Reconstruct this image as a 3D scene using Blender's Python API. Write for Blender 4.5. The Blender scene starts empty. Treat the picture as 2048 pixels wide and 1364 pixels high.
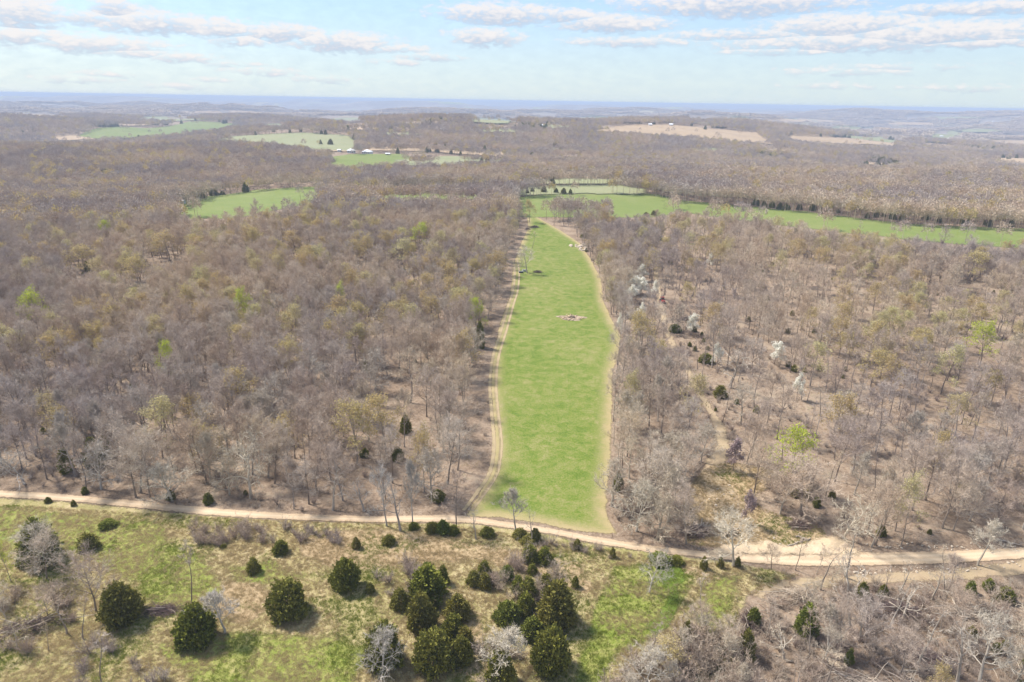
import bpy, math, random
import numpy as np
from mathutils import Matrix, Vector

R = math.radians
SC = bpy.context.scene
COL = SC.collection

# ------------------------------------------------------------------ camera
CAM_H, PITCH, ROLL, FPX = 70.0, 19.4, 0.95, 1365.0      # FPX: focal length in pixels of the 2048 px photograph
cam_d = bpy.data.cameras.new("camera")
cam_d.lens, cam_d.sensor_width = 24.0, 36.0
cam_d.clip_start, cam_d.clip_end = 0.5, 120000.0
cam = bpy.data.objects.new("camera", cam_d)
CAM_M = Matrix.Rotation(R(90 - PITCH), 3, 'X') @ Matrix.Rotation(R(ROLL), 3, 'Z')
cam.matrix_world = Matrix.Translation((0, 0, CAM_H)) @ CAM_M.to_4x4()
COL.objects.link(cam)
SC.camera = cam
CM = np.array(CAM_M)


def ray(px, py):
    d = CM @ np.array([(px - 1024) / FPX, -(py - 682) / FPX, -1.0])
    return d / np.linalg.norm(d)


# ------------------------------------------------------------------ exposure and render settings
SC.view_settings.view_transform = 'Standard'
SC.view_settings.look = 'None'
SC.view_settings.gamma = 1.0
SC.view_settings.use_curve_mapping = False
SC.view_settings.exposure = 1.5
SC.render.engine = 'CYCLES'
SC.cycles.use_denoising = True
SC.cycles.max_bounces = 6
SC.cycles.diffuse_bounces = 3
SC.cycles.transparent_max_bounces = 12
SC.cycles.volume_bounces = 0

# ------------------------------------------------------------------ sun
SUN_EL, SUN_AZ = 52.0, -62.0            # azimuth from +Y (view direction), negative = to the left
sun_d = bpy.data.lights.new("sun", 'SUN')
sun_d.energy, sun_d.angle, sun_d.color = 2.7, R(8), (1.0, 0.95, 0.87)
sun = bpy.data.objects.new("sun", sun_d)
sv = Vector((math.sin(R(SUN_AZ)) * math.cos(R(SUN_EL)), math.cos(R(SUN_AZ)) * math.cos(R(SUN_EL)), math.sin(R(SUN_EL))))
sun.rotation_euler = sv.to_track_quat('Z', 'Y').to_euler()
sun.location = (0, 0, 300)
COL.objects.link(sun)


# ------------------------------------------------------------------ node helper
class NT:
    def __init__(self, tree):
        self.t = tree
        self.n, self.l = tree.nodes, tree.links

    def new(self, typ, **kw):
        nd = self.n.new(typ)
        for k, v in kw.items():
            setattr(nd, k, v)
        return nd

    def put(self, sock, v):
        if isinstance(v, bpy.types.NodeSocket):
            self.l.new(v, sock)
        elif v is not None:
            sock.default_value = v

    def math(self, op, a, b=None, c=None, clamp=False):
        nd = self.new('ShaderNodeMath', operation=op, use_clamp=clamp)
        self.put(nd.inputs[0], a)
        if b is not None:
            self.put(nd.inputs[1], b)
        if c is not None:
            self.put(nd.inputs[2], c)
        return nd.outputs[0]

    def ramp01(self, v, a, b, smooth=True):
        nd = self.new('ShaderNodeMapRange', interpolation_type='SMOOTHSTEP' if smooth else 'LINEAR')
        self.put(nd.inputs['Value'], v)
        nd.inputs['From Min'].default_value, nd.inputs['From Max'].default_value = a, b
        return nd.outputs[0]

    def mix(self, f, a, b, blend='MIX'):
        nd = self.new('ShaderNodeMix', data_type='RGBA', blend_type=blend)
        self.put(nd.inputs[0], f)
        for s, v in ((nd.inputs[6], a), (nd.inputs[7], b)):
            if isinstance(v, tuple) and len(v) == 3:
                v = (*v, 1.0)
            self.put(s, v)
        return nd.outputs[2]

    def noise(self, vec, scale, detail=4.0, rough=0.55, dist=0.0):
        nd = self.new('ShaderNodeTexNoise')
        if vec is not None:
            self.l.new(vec, nd.inputs['Vector'])
        nd.inputs['Scale'].default_value = scale
        nd.inputs['Detail'].default_value = detail
        nd.inputs['Roughness'].default_value = rough
        nd.inputs['Distortion'].default_value = dist
        return nd.outputs[0]

    def mapped(self, vec, scale=(1, 1, 1), loc=(0, 0, 0), rot=(0, 0, 0)):
        nd = self.new('ShaderNodeMapping')
        self.l.new(vec, nd.inputs[0])
        nd.inputs['Location'].default_value = loc
        nd.inputs['Rotation'].default_value = rot
        nd.inputs['Scale'].default_value = scale
        return nd.outputs[0]


# ------------------------------------------------------------------ sky: daylight plus broken fair-weather cloud
SKY_STRENGTH = 0.075
world = bpy.data.worlds.new("World")
SC.world = world
world.use_nodes = True
w = NT(world.node_tree)
w.n.clear()
sky = w.new('ShaderNodeTexSky', sky_type='NISHITA')
sky.sun_disc = False
sky.sun_elevation, sky.sun_rotation = R(SUN_EL), R(SUN_AZ)
sky.altitude, sky.air_density, sky.dust_density, sky.ozone_density = 300, 1.0, 0.6, 2.0
tc = w.new('ShaderNodeTexCoord')
sep = w.new('ShaderNodeSeparateXYZ')
w.l.new(tc.outputs['Generated'], sep.inputs[0])
az = w.math('MULTIPLY', w.math('ARCTAN2', sep.outputs[0], sep.outputs[1]), 180 / math.pi)
el = w.math('MULTIPLY', w.math('ARCSINE', sep.outputs[2]), 180 / math.pi)
comb = w.new('ShaderNodeCombineXYZ')
w.l.new(w.math('MULTIPLY', az, 0.5), comb.inputs[0])
w.l.new(w.math('MULTIPLY', el, 1.15), comb.inputs[1])
aev = comb.outputs[0]
CLOUDS = [  # pixel centre and half sizes in the photograph, strength
    (40, 22, 70, 34, 1), (228, 15, 42, 22, 1), (310, 46, 120, 22, 1), (180, 36, 80, 14, .8), (450, 58, 60, 22, 1),
    (560, 66, 90, 18, 1), (680, 84, 110, 22, 1), (790, 98, 70, 10, .7), (480, 80, 55, 14, .8), (40, 72, 100, 16, .9), (190, 88, 130, 18, .9), (260, 105, 90, 10, .7), (365, 116, 60, 11, .8),
    (860, 114, 70, 9, .7), (800, 124, 50, 8, .6), (1000, 28, 140, 22, 1), (1130, 32, 90, 16, .9), (970, 74, 75, 20, 1), (1225, 47, 120, 19, 1),
    (1470, 6, 230, 26, 1), (1690, 52, 150, 26, 1), (1860, 68, 220, 26, 1), (1700, 84, 260, 20, .9), (1500, 70, 170, 12, .8), (1960, 16, 140, 13, .9),
    (1970, 86, 140, 9, .9), (1260, 84, 130, 10, .8), (1570, 103, 120, 8, .7), (530, 143, 70, 9, .55), (650, 158, 60, 8, .55), (150, 158, 60, 8, .55),
    (350, 172, 60, 7, .5), (420, 160, 40, 6, .5), (1700, 143, 110, 8, .5), (1800, 134, 120, 7, .45), (1660, 172, 80, 7, .45), (1920, 176, 110, 7, .45), (210, 148, 50, 7, .5), (470, 128, 60, 6, .45),
]
n_low = w.noise(aev, 1.5, 5, 0.55, 0.3)
n_hi = w.noise(aev, 3.6, 4, 0.5, 0.3)
n_all = w.math('ADD', w.math('MULTIPLY', w.math('SUBTRACT', n_low, 0.5), 2.3), w.math('MULTIPLY', w.math('SUBTRACT', n_hi, 0.5), 1.5))
field = None
topside = None
for (cx, cy, hw, hh, st) in CLOUDS:
    d = ray(cx, cy)
    a0, e0 = math.degrees(math.atan2(d[0], d[1])), math.degrees(math.asin(d[2]))
    wa, he = hw / FPX * 57.3 * 1.05, hh / FPX * 57.3 * 1.0
    da = w.math('MULTIPLY', w.math('SUBTRACT', az, a0), 1 / wa)
    de = w.math('MULTIPLY', w.math('SUBTRACT', el, e0), 1 / he)
    r2 = w.math('ADD', w.math('MULTIPLY', da, da), w.math('MULTIPLY', de, de))
    f = w.math('MULTIPLY', w.math('SUBTRACT', 1.15, r2), st)
    f = w.math('MAXIMUM', f, -1.0)
    if field is None:
        field, topside = f, de
    else:
        g = w.math('GREATER_THAN', f, field)
        # side of the cloud (base to top) of whichever bank is strongest here
        topside = w.math('ADD', w.math('MULTIPLY', de, g), w.math('MULTIPLY', topside, w.math('SUBTRACT', 1.0, g)))
        field = w.math('MAXIMUM', field, f)
# scattered cloud of the same sort over the rest of the sky
generic = w.noise(w.mapped(tc.outputs['Generated'], (3, 3, 9)), 1.3, 4, 0.6, 0.3)
elsewhere = w.ramp01(el, 11, 20)
behind = w.ramp01(w.math('ABSOLUTE', az), 42, 60)
gen_f = w.math('MULTIPLY', w.math('MULTIPLY', w.math('SUBTRACT', generic, 0.47), 8.0), w.math('MAXIMUM', elsewhere, behind))
gen_f = w.math('SUBTRACT', gen_f, w.math('MULTIPLY', w.math('SUBTRACT', 1.0, w.math('MAXIMUM', elsewhere, behind)), 1.0))
field = w.math('MAXIMUM', field, gen_f)
dens = w.ramp01(w.math('ADD', field, n_all), 0.0, 1.15)
top = w.ramp01(w.math('ADD', topside, w.math('MULTIPLY', n_all, 1.0)), -1.0, 0.5)
CLOUD_LIT, CLOUD_BASE = (4.5, 4.3, 4.25), (2.2, 2.65, 3.45)
ccol = w.mix(top, CLOUD_BASE, CLOUD_LIT)
# thin milky veil that thickens towards the horizon
veil = w.math('ADD', w.math('MULTIPLY', w.ramp01(el, 11, -0.5), 0.36), 0.5)
veil = w.math('ADD', veil, w.math('MULTIPLY', w.math('SUBTRACT', n_low, 0.5), 0.25))
veil = w.math('MINIMUM', veil, 0.95)
skyc = w.mix(veil, sky.outputs[0], w.mix(w.ramp01(el, 0.5, 9), (3.1, 3.7, 4.05), (1.9, 2.8, 4.15)))
final = w.mix(w.math('MULTIPLY', dens, 0.9), skyc, ccol)
bg = w.new('ShaderNodeBackground')
w.l.new(final, bg.inputs[0])
bg.inputs[1].default_value = SKY_STRENGTH
wo = w.new('ShaderNodeOutputWorld')
w.l.new(bg.outputs[0], wo.inputs[0])

# ------------------------------------------------------------------ terrain height
_rs = np.random.RandomState(5)
_WAVES = [(2 * math.pi / L, a, p, q) for L, a, p, q in zip((820, 1150, 640, 1500, 2100, 460, 980, 1700), _rs.uniform(0, 2 * math.pi, 8), _rs.uniform(0, 6.28, 8), (1, 1, .6, 1.2, 1.2, .35, .8, 1))]
_WAVES2 = [(2 * math.pi / L, a, p) for L, a, p in zip((3100, 4300, 6200, 2600), _rs.uniform(0, 2 * math.pi, 4), _rs.uniform(0, 6.28, 4))]
HILLS = [  # x, y, height, radius across, radius along
    (-330, 600, -12, 170, 120),
    (-520, 1560, 26, 420, 260), (-760, 2150, 34, 520, 330), (-370, 1330, 10, 300, 150),
    (560, 1950, 34, 480, 300), (150, 2300, 22, 420, 260), (1250, 2050, 22, 420, 240),
    (40, 900, -10, 420, 200), (600, 950, -8, 300, 200), (-260, 1020, 3, 180, 110), (160, 620, 3, 160, 80),
    (-4800, 8600, 62, 2600, 900), (-2600, 6500, 30, 1500, 700), (2600, 5200, 30, 1500, 500), (500, 7800, 34, 2200, 700), (-900, 4300, 26, 1100, 300), (1500, 3700, 22, 900, 280),
]


def hgt(x, y):
    x, y = np.asarray(x, float), np.asarray(y, float)
    r = np.hypot(x, y)
    z = 0.7 * np.sin(x / 47 + 1) * np.sin(y / 63) + 0.45 * np.sin((x + y) / 33)
    s = 0
    for k, a, p, q in _WAVES:
        s = s + q * np.sin(k * (x * math.cos(a) + y * math.sin(a)) + p)
    z = z + np.clip((r - 520) / 1500, 0, 1) * 10.0 * s
    q_ = np.clip((r - 650) / 1900, 0, 1)
    z = z - 36.0 * q_ * q_ * (3 - 2 * q_)
    s = 0
    for k, a, p in _WAVES2:
        s = s + np.sin(k * (x * math.cos(a) + y * math.sin(a)) + p)
    z = z + np.clip((r - 2500) / 4000, 0, 1) * 17.0 * s
    for hx, hy, hh, ra, rb in HILLS:
        z = z + hh * np.exp(-(((x - hx) / ra) ** 2 + ((y - hy) / rb) ** 2))
    over = np.maximum(z - 36, 0)
    return z - over + over / (1 + over / 18)


_T = np.geomspace(30, 60000, 2400)


def at(px, py, dz=0.0):
    """Where the line of sight through a pixel of the photograph meets the land (dz metres above it)."""
    d = ray(px, py)
    p = d[None, :] * _T[:, None]
    below = p[:, 2] + CAM_H - hgt(p[:, 0], p[:, 1]) - dz
    idx = np.nonzero(below < 0)[0]
    i = idx[0] if len(idx) else len(_T) - 1
    lo, hi = _T[max(i - 1, 0)], _T[i]
    for _ in range(20):
        m = (lo + hi) / 2
        q = d * m
        if q[2] + CAM_H - float(hgt(q[0], q[1])) - dz < 0:
            hi = m
        else:
            lo = m
    q = d * hi
    return np.array([q[0], q[1], float(hgt(q[0], q[1]))])


def project(x, y, z):
    p = np.stack([np.asarray(x, float), np.asarray(y, float), np.asarray(z, float) - CAM_H], -1) @ CM
    dpt = np.maximum(-p[..., 2], 1e-3)
    return p[..., 0] / dpt * FPX + 1024, -p[..., 1] / dpt * FPX + 682, dpt


def height_to(p, ty):
    """Height of a thing standing at p whose top shows at pixel row ty."""
    lo, hi = 0.0, 40.0
    for _ in range(30):
        m = (lo + hi) / 2
        _, yy, _ = project(p[0], p[1], p[2] + m)
        if yy > ty:
            lo = m
        else:
            hi = m
    return hi


def metres(p, px):
    _, _, d = project(p[0], p[1], p[2])
    return float(px * d / FPX)


def inside(px, py, poly):
    px, py = np.asarray(px, float), np.asarray(py, float)
    c = np.zeros(px.shape, bool)
    n = len(poly)
    for i in range(n):
        x0, y0 = poly[i]
        x1, y1 = poly[(i + 1) % n]
        if y0 == y1:
            continue
        k = ((y0 > py) != (y1 > py)) & (px < (x1 - x0) * (py - y0) / (y1 - y0) + x0)
        c ^= k
    return c


def seg_dist(px, py, poly, closed=True):
    best = np.full(np.shape(px), 1e9)
    n = len(poly)
    for i in range(n if closed else n - 1):
        ax, ay = poly[i]
        bx, by = poly[(i + 1) % n]
        vx, vy = bx - ax, by - ay
        L = vx * vx + vy * vy + 1e-12
        t = np.clip(((px - ax) * vx + (py - ay) * vy) / L, 0, 1)
        best = np.minimum(best, np.hypot(px - ax - t * vx, py - ay - t * vy))
    return best


# ------------------------------------------------------------------ object helpers
def tag(o, label=None, cat=None, group=None, kind=None):
    if label:
        o['label'] = label
    if cat:
        o['category'] = cat
    if group:
        o['group'] = group
    if kind:
        o['kind'] = kind
    return o


def empty(name, loc, rz=0.0, sc=1.0):
    o = bpy.data.objects.new(name, None)
    o.empty_display_size = 0.3
    o.location = loc
    o.rotation_euler = (0, 0, rz)
    o.scale = (sc, sc, sc) if np.isscalar(sc) else sc
    COL.objects.link(o)
    return o


def link(name, mesh, parent=None):
    o = bpy.data.objects.new(name, mesh)
    COL.objects.link(o)
    if parent is not None:
        o.parent = parent
    return o


class MB:
    """Collects faces and makes one mesh of them."""

    def __init__(self):
        self.v, self.f = [], []

    def add(self, vs, fs):
        o = len(self.v)
        self.v.extend(vs)
        self.f.extend([tuple(i + o for i in f) for f in fs])

    def tube(self, pts, rad, n=5, cap=False):
        o = len(self.v)
        m = len(pts)
        for i in range(m):
            a = pts[max(i - 1, 0)]
            b = pts[min(i + 1, m - 1)]
            t = b - a
            t = t / (np.linalg.norm(t) + 1e-9)
            u = np.cross(t, (0.3, 0.9, 0.1) if abs(t[2]) > 0.8 else (0, 0, 1))
            u = u / (np.linalg.norm(u) + 1e-9)
            v = np.cross(t, u)
            for k in range(n):
                an = 2 * math.pi * k / n
                self.v.append(pts[i] + rad[i] * (math.cos(an) * u + math.sin(an) * v))
        for i in range(m - 1):
            for k in range(n):
                k2 = (k + 1) % n
                self.f.append((o + i * n + k, o + i * n + k2, o + (i + 1) * n + k2, o + (i + 1) * n + k))
        if cap:
            self.f.append(tuple(o + k for k in range(n))[::-1])
            self.f.append(tuple(o + (m - 1) * n + k for k in range(n)))

    def blade(self, p, q, w, rng, bend=0.0):
        """A tapering twig from p to q."""
        d = q - p
        s = np.cross(d, rng.normal(size=3))
        s = s / (np.linalg.norm(s) + 1e-9) * w * 0.5
        if bend:
            mid = (p + q) / 2 + rng.normal(size=3) * bend
            self.add([p - s, p + s, mid + s * .75, mid - s * .75, q], [(0, 1, 2, 3), (3, 2, 4)])
        else:
            self.add([p - s, p + s, q], [(0, 1, 2)])

    def box(self, x0, y0, z0, x1, y1, z1):
        self.add([np.array(c, float) for c in ((x0, y0, z0), (x1, y0, z0), (x1, y1, z0), (x0, y1, z0), (x0, y0, z1), (x1, y0, z1), (x1, y1, z1), (x0, y1, z1))],
                 [(3, 2, 1, 0), (4, 5, 6, 7), (0, 1, 5, 4), (1, 2, 6, 5), (2, 3, 7, 6), (3, 0, 4, 7)])

    def mesh(self, name, mat, smooth=False):
        me = bpy.data.meshes.new(name)
        me.from_pydata([tuple(map(float, c)) for c in self.v], [], self.f)
        me.materials.append(mat)
        if smooth:
            me.polygons.foreach_set('use_smooth', [True] * len(me.polygons))
        me.update()
        return me


# ------------------------------------------------------------------ materials
def new_mat(name):
    m = bpy.data.materials.new(name)
    m.use_nodes = True
    t = NT(m.node_tree)
    t.n.clear()
    out = t.new('ShaderNodeOutputMaterial')
    b = t.new('ShaderNodeBsdfPrincipled')
    b.inputs['Specular IOR Level'].default_value = 0.15
    b.inputs['Roughness'].default_value = 0.9
    t.l.new(b.outputs[0], out.inputs[0])
    return m, t, b, out


def wood_mat(name, cols, scale=0.6, rand=1.0):
    """Bark and twigs: hue runs between the colours from tree to tree, with streaks along each."""
    m, t, b, out = new_mat(name)
    oi = t.new('ShaderNodeObjectInfo')
    geo = t.new('ShaderNodeTexCoord')
    r = t.new('ShaderNodeValToRGB')
    r.color_ramp.interpolation = 'LINEAR'
    e = r.color_ramp.elements
    for i, c in enumerate(cols):
        pos = i / max(len(cols) - 1, 1)
        if i < 2:
            el_ = e[i]
            el_.position = pos
        else:
            el_ = e.new(pos)
        el_.color = (*c, 1)
    t.l.new(oi.outputs['Random'], r.inputs[0])
    n = t.noise(geo.outputs['Object'], scale, 3)
    n2 = t.noise(geo.outputs['Object'], 7.0, 2)
    f = t.math('ADD', t.math('MULTIPLY', n, 0.9), t.math('MULTIPLY', n2, 0.5))
    stand = t.noise(oi.outputs['Location'], 0.011, 3, 0.6)
    tone = t.mix(t.ramp01(stand, 0.38, 0.62), (0.84, 0.84, 0.92), (1.12, 1.08, 1.0))
    cc = t.mix(1.0, r.outputs[0], t.mix(t.ramp01(f, 0.35, 1.05), (0.62, 0.6, 0.6), (1.3, 1.28, 1.25)), 'MULTIPLY')
    cc = t.mix(1.0, cc, tone, 'MULTIPLY')
    t.l.new(cc, b.inputs['Base Color'])
    return m


def leaf_mat(name, a, c, d=None, trans=0.25, scale=0.8):
    m, t, b, out = new_mat(name)
    oi = t.new('ShaderNodeObjectInfo')
    geo = t.new('ShaderNodeTexCoord')
    n = t.noise(geo.outputs['Object'], scale, 3)
    n2 = t.noise(geo.outputs['Object'], 5.0, 2)
    f = t.ramp01(t.math('ADD', t.math('MULTIPLY', n, 0.6), t.math('MULTIPLY', n2, 0.4)), 0.3, 0.7)
    cc = t.mix(f, a, c)
    if d:
        cc = t.mix(t.math('MULTIPLY', oi.outputs['Random'], 0.75), cc, d)
    t.l.new(cc, b.inputs['Base Color'])
    if trans:
        tr = t.new('ShaderNodeBsdfTranslucent')
        t.l.new(cc, tr.inputs[0])
        mx = t.new('ShaderNodeMixShader')
        mx.inputs[0].default_value = trans
        t.l.new(b.outputs[0], mx.inputs[1])
        t.l.new(tr.outputs[0], mx.inputs[2])
        t.l.new(mx.outputs[0], out.inputs[0])
    return m


def plain_mat(name, col, rough=0.8, var=0.15, scale=3.0, metal=0.0):
    m, t, b, out = new_mat(name)
    geo = t.new('ShaderNodeTexCoord')
    n = t.noise(geo.outputs['Object'], scale, 4)
    lo = tuple(c * (1 - var) for c in col)
    hi = tuple(min(c * (1 + var), 1) for c in col)
    t.l.new(t.mix(n, lo, hi), b.inputs['Base Color'])
    b.inputs['Roughness'].default_value = rough
    b.inputs['Metallic'].default_value = metal
    return m


def ground_mat(name, stops, big=0.02, mid=0.12, fine=1.6, weights=(0.35, 0.35, 0.3), edge=None, bump=0.4, extra=None, contrast=(0.32, 0.68)):
    """Ground cover: several scales of mottling through a colour ramp; 'edge' (metres inside the patch) frays the border."""
    m, t, b, out = new_mat(name)
    g = t.new('ShaderNodeNewGeometry')
    P = g.outputs['Position']
    nb = t.noise(P, big, 4, 0.6)
    nm = t.noise(P, mid, 5, 0.62, 0.6)
    nf = t.noise(P, fine, 4, 0.7)
    f = t.math('ADD', t.math('MULTIPLY', nb, weights[0]), t.math('ADD', t.math('MULTIPLY', nm, weights[1]), t.math('MULTIPLY', nf, weights[2])))
    f = t.ramp01(f, contrast[0], contrast[1], False)
    r = t.new('ShaderNodeValToRGB')
    e = r.color_ramp.elements
    for i, c in enumerate(stops):
        pos = i / (len(stops) - 1)
        el_ = e[i] if i < 2 else e.new(pos)
        el_.position = pos
        el_.color = (*c, 1)
    t.l.new(f, r.inputs[0])
    col = r.outputs[0]
    at_ = t.new('ShaderNodeAttribute', attribute_name='edge')
    if extra:
        col = extra(t, P, col, at_.outputs['Fac'], nm, nf)
    t.l.new(col, b.inputs['Base Color'])
    if bump:
        bp = t.new('ShaderNodeBump')
        bp.inputs['Strength'].default_value = bump
        bp.inputs['Distance'].default_value = 0.3
        t.l.new(t.math('ADD', nf, nm), bp.inputs['Height'])
        t.l.new(bp.outputs[0], b.inputs['Normal'])
    if edge:
        amp, sc_ = edge
        ne = t.math('ADD', t.math('MULTIPLY', t.math('SUBTRACT', t.noise(P, sc_, 6, 0.7), 0.5), 2 * amp), t.math('MULTIPLY', t.math('SUBTRACT', nf, 0.5), amp * 0.9))
        a = t.ramp01(t.math('ADD', at_.outputs['Fac'], ne), -0.12 * amp, 0.5 * amp)
        tr = t.new('ShaderNodeBsdfTransparent')
        mx = t.new('ShaderNodeMixShader')
        t.l.new(a, mx.inputs[0])
        t.l.new(tr.outputs[0], mx.inputs[1])
        t.l.new(b.outputs[0], mx.inputs[2])
        t.l.new(mx.outputs[0], out.inputs[0])
    return m


BARK = wood_mat("bark_grey", [(.24, .20, .16), (.33, .285, .24), (.20, .16, .125), (.40, .36, .31)])
TWIG = wood_mat("twig_grey", [(.48, .385, .30), (.54, .46, .37), (.43, .335, .255), (.57, .50, .41), (.46, .38, .32), (.50, .42, .305)])
BARK_PALE = wood_mat("bark_pale", [(.42, .375, .30), (.50, .455, .38)])
BARK_DEAD = wood_mat("bark_dead", [(.34, .29, .23), (.40, .35, .285)])
TWIG_PALE = wood_mat("twig_pale", [(.47, .41, .32), (.53, .48, .39)])
BARK_WHITE = wood_mat("bark_white", [(.45, .41, .335), (.51, .475, .40)])
TWIG_WHITE = wood_mat("twig_white", [(.48, .44, .355), (.54, .50, .42)])
BRUSH = wood_mat("twig_brush", [(.40, .325, .26), (.46, .395, .32), (.36, .28, .235)])
DARKBRUSH = wood_mat("dark_brush", [(.10, .07, .065), (.15, .11, .10)])
BUD = leaf_mat("bud_leaf", (.46, .38, .16), (.54, .45, .20), (.48, .34, .17), 0.35)
BUD_PALE = leaf_mat("bud_pale_leaf", (.48, .44, .20), (.55, .50, .25), (.50, .40, .22), 0.35)
BRIGHT = leaf_mat("bright_leaf", (.40, .47, .04), (.52, .56, .07), None, 0.35)
CEDAR = leaf_mat("cedar_needles", (.13, .145, .02), (.22, .22, .038), (.23, .19, .05), 0.12, 0.9)
CEDAR_GREEN = leaf_mat("cedar_green_needles", (.12, .16, .018), (.20, .22, .035), (.19, .19, .04), 0.1, 0.9)
BLOSSOM = leaf_mat("white_blossom", (.84, .81, .70), (.88, .86, .78), None, 0.3)
REDBUD = leaf_mat("redbud_blossom", (.36, .27, .27), (.42, .33, .32), None, 0.2)


def fore_extra(t, P, col, edge, nm, nf):
    return col


def far_land(t, P, col, edge, nm, nf):
    """Leaf litter nearby; beyond the modelled trees the same brown wood with paler fields and darker evergreen stands."""
    g2 = t.new('ShaderNodeVectorMath', operation='LENGTH')
    t.l.new(P, g2.inputs[0])
    far = t.ramp01(g2.outputs['Value'], 2300, 5200)
    pv = t.mapped(P, (1, 0.55, 0))
    v = t.noise(pv, 0.0011, 5, 0.62, 0.8)
    v2 = t.noise(pv, 0.0034, 4, 0.6, 0.5)
    woods = t.mix(t.ramp01(v2, 0.42, 0.62), (.19, .165, .15), (.27, .235, .205))
    fields = t.mix(t.ramp01(v2, 0.4, 0.6), (.34, .29, .19), (.22, .26, .11))
    farcol = t.mix(t.ramp01(v, 0.55, 0.58), woods, fields)
    return t.mix(far, col, farcol)


M_GROUND = ground_mat("leaf_litter", [(.10, .072, .05), (.185, .132, .092), (.25, .182, .128), (.32, .245, .18), (.25, .205, .13)], 0.02, 0.16, 1.5, (.24, .34, .42), bump=0.9, extra=far_land, contrast=(.36, .64))


def meadow_extra(t, P, col, edge, nm, nf):
    dry = t.ramp01(t.math('ADD', edge, t.math('MULTIPLY', t.math('SUBTRACT', nm, .5), 6)), 4.2, -0.5)
    return t.mix(t.math('MULTIPLY', dry, 0.85), col, (.40, .30, .17))


M_MEADOW = ground_mat("meadow_grass", [(.075, .125, .014), (.125, .175, .026), (.18, .20, .05), (.26, .235, .10)], 0.03, 0.34, 3.0, (0.20, 0.38, 0.42), edge=(0.9, 0.35), extra=meadow_extra, contrast=(.39, .60))
M_FIELD = ground_mat("field_grass", [(.12, .165, .035), (.16, .195, .05), (.215, .22, .085)], 0.01, 0.05, 0.4, edge=(7, 0.06), bump=0.0)
M_FIELD_PALE = ground_mat("field_pale_grass", [(.19, .215, .10), (.24, .245, .13), (.28, .26, .155)], 0.008, 0.03, 0.3, edge=(11, 0.04), bump=0.0)
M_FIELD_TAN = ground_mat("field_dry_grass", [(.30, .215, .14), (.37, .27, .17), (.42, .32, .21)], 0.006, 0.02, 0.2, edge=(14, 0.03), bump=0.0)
M_PASTURE = ground_mat("rough_pasture", [(.13, .145, .03), (.225, .21, .07), (.33, .275, .13), (.44, .355, .205), (.35, .26, .155)], 0.04, 0.3, 2.4, (0.26, 0.34, 0.40), edge=(1.2, 0.4), contrast=(.33, .67), bump=0.7)
M_GREEN = ground_mat("fresh_grass", [(.11, .16, .018), (.175, .215, .035), (.27, .265, .08), (.38, .32, .15)], 0.05, 0.4, 2.6, (0.2, 0.4, 0.4), edge=(2.2, 0.35), contrast=(.3, .68), bump=0.7)
M_DRY = ground_mat("dry_grass", [(.28, .20, .115), (.38, .28, .165), (.46, .36, .22)], 0.05, 0.4, 2.6, edge=(2.4, 0.35), bump=0.6)


def road_extra(t, P, col, edge, nm, nf):
    rut = t.math('ADD', t.ramp01(t.math('ABSOLUTE', t.math('SUBTRACT', edge, 1.15)), 0.55, 0.1), 0.0)
    crown_ = t.ramp01(t.math('ADD', edge, t.math('MULTIPLY', t.math('SUBTRACT', nm, .5), 1.4)), 1.65, 2.1)
    c = t.mix(t.math('MULTIPLY', rut, 0.7), col, (.58, .46, .32))
    c = t.mix(t.math('MULTIPLY', crown_, 0.35), c, (.36, .27, .17))
    side = t.ramp01(t.math('ADD', edge, t.math('MULTIPLY', t.math('SUBTRACT', nf, .5), 1.0)), 0.55, 0.0)
    return t.mix(t.math('MULTIPLY', side, 0.6), c, (.40, .29, .19))


M_ROAD = ground_mat("gravel_road", [(.38, .275, .175), (.46, .345, .23), (.53, .415, .295)], 0.08, 0.5, 3.5, edge=(0.55, 0.7), extra=road_extra, bump=0.3)
M_TRACK = ground_mat("earth_track", [(.28, .205, .13), (.37, .28, .18), (.31, .245, .14)], 0.08, 0.5, 2.5, edge=(1.3, 0.5), bump=0.4)
M_RUT = ground_mat("rut_earth", [(.28, .215, .12), (.37, .285, .175), (.29, .25, .115)], 0.08, 0.5, 2.5, edge=(0.22, 0.6), bump=0.3)
M_SOIL = ground_mat("bare_soil", [(.42, .31, .195), (.52, .40, .265), (.58, .47, .34)], 0.08, 0.4, 2.5, edge=(2.0, 0.4), bump=0.8)

# ------------------------------------------------------------------ ground
NA, NR = 440, 620
aa = np.linspace(R(-68), R(68), NA)
rr = np.concatenate([np.geomspace(22, 3000, 470), np.geomspace(3000, 26000, 151)[1:]])
NR = len(rr)
A_, R_ = np.meshgrid(aa, rr)
X_, Y_ = R_ * np.sin(A_), R_ * np.cos(A_)
Z_ = hgt(X_, Y_)
# far woods and fields give the distant land its own relief
lump = 3.0 * np.sin(X_ / 23 + 3 * np.sin(Y_ / 71)) * np.sin(Y_ / 37 + 2 * np.sin(X_ / 53)) + 3.5 * np.sin(X_ / 61 + 2 * np.sin(Y_ / 131)) * np.sin(Y_ / 97)
Z_ = Z_ + np.clip((R_ - 2600) / 1500, 0, 1) * lump
me = bpy.data.meshes.new("ground")
nv = NA * NR
me.vertices.add(nv)
me.vertices.foreach_set('co', np.stack([X_, Y_, Z_], -1).astype(np.float32).ravel())
i0 = (np.arange(NR - 1)[:, None] * NA + np.arange(NA - 1)[None, :]).ravel()
quads = np.stack([i0, i0 + 1, i0 + NA + 1, i0 + NA], -1)


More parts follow.
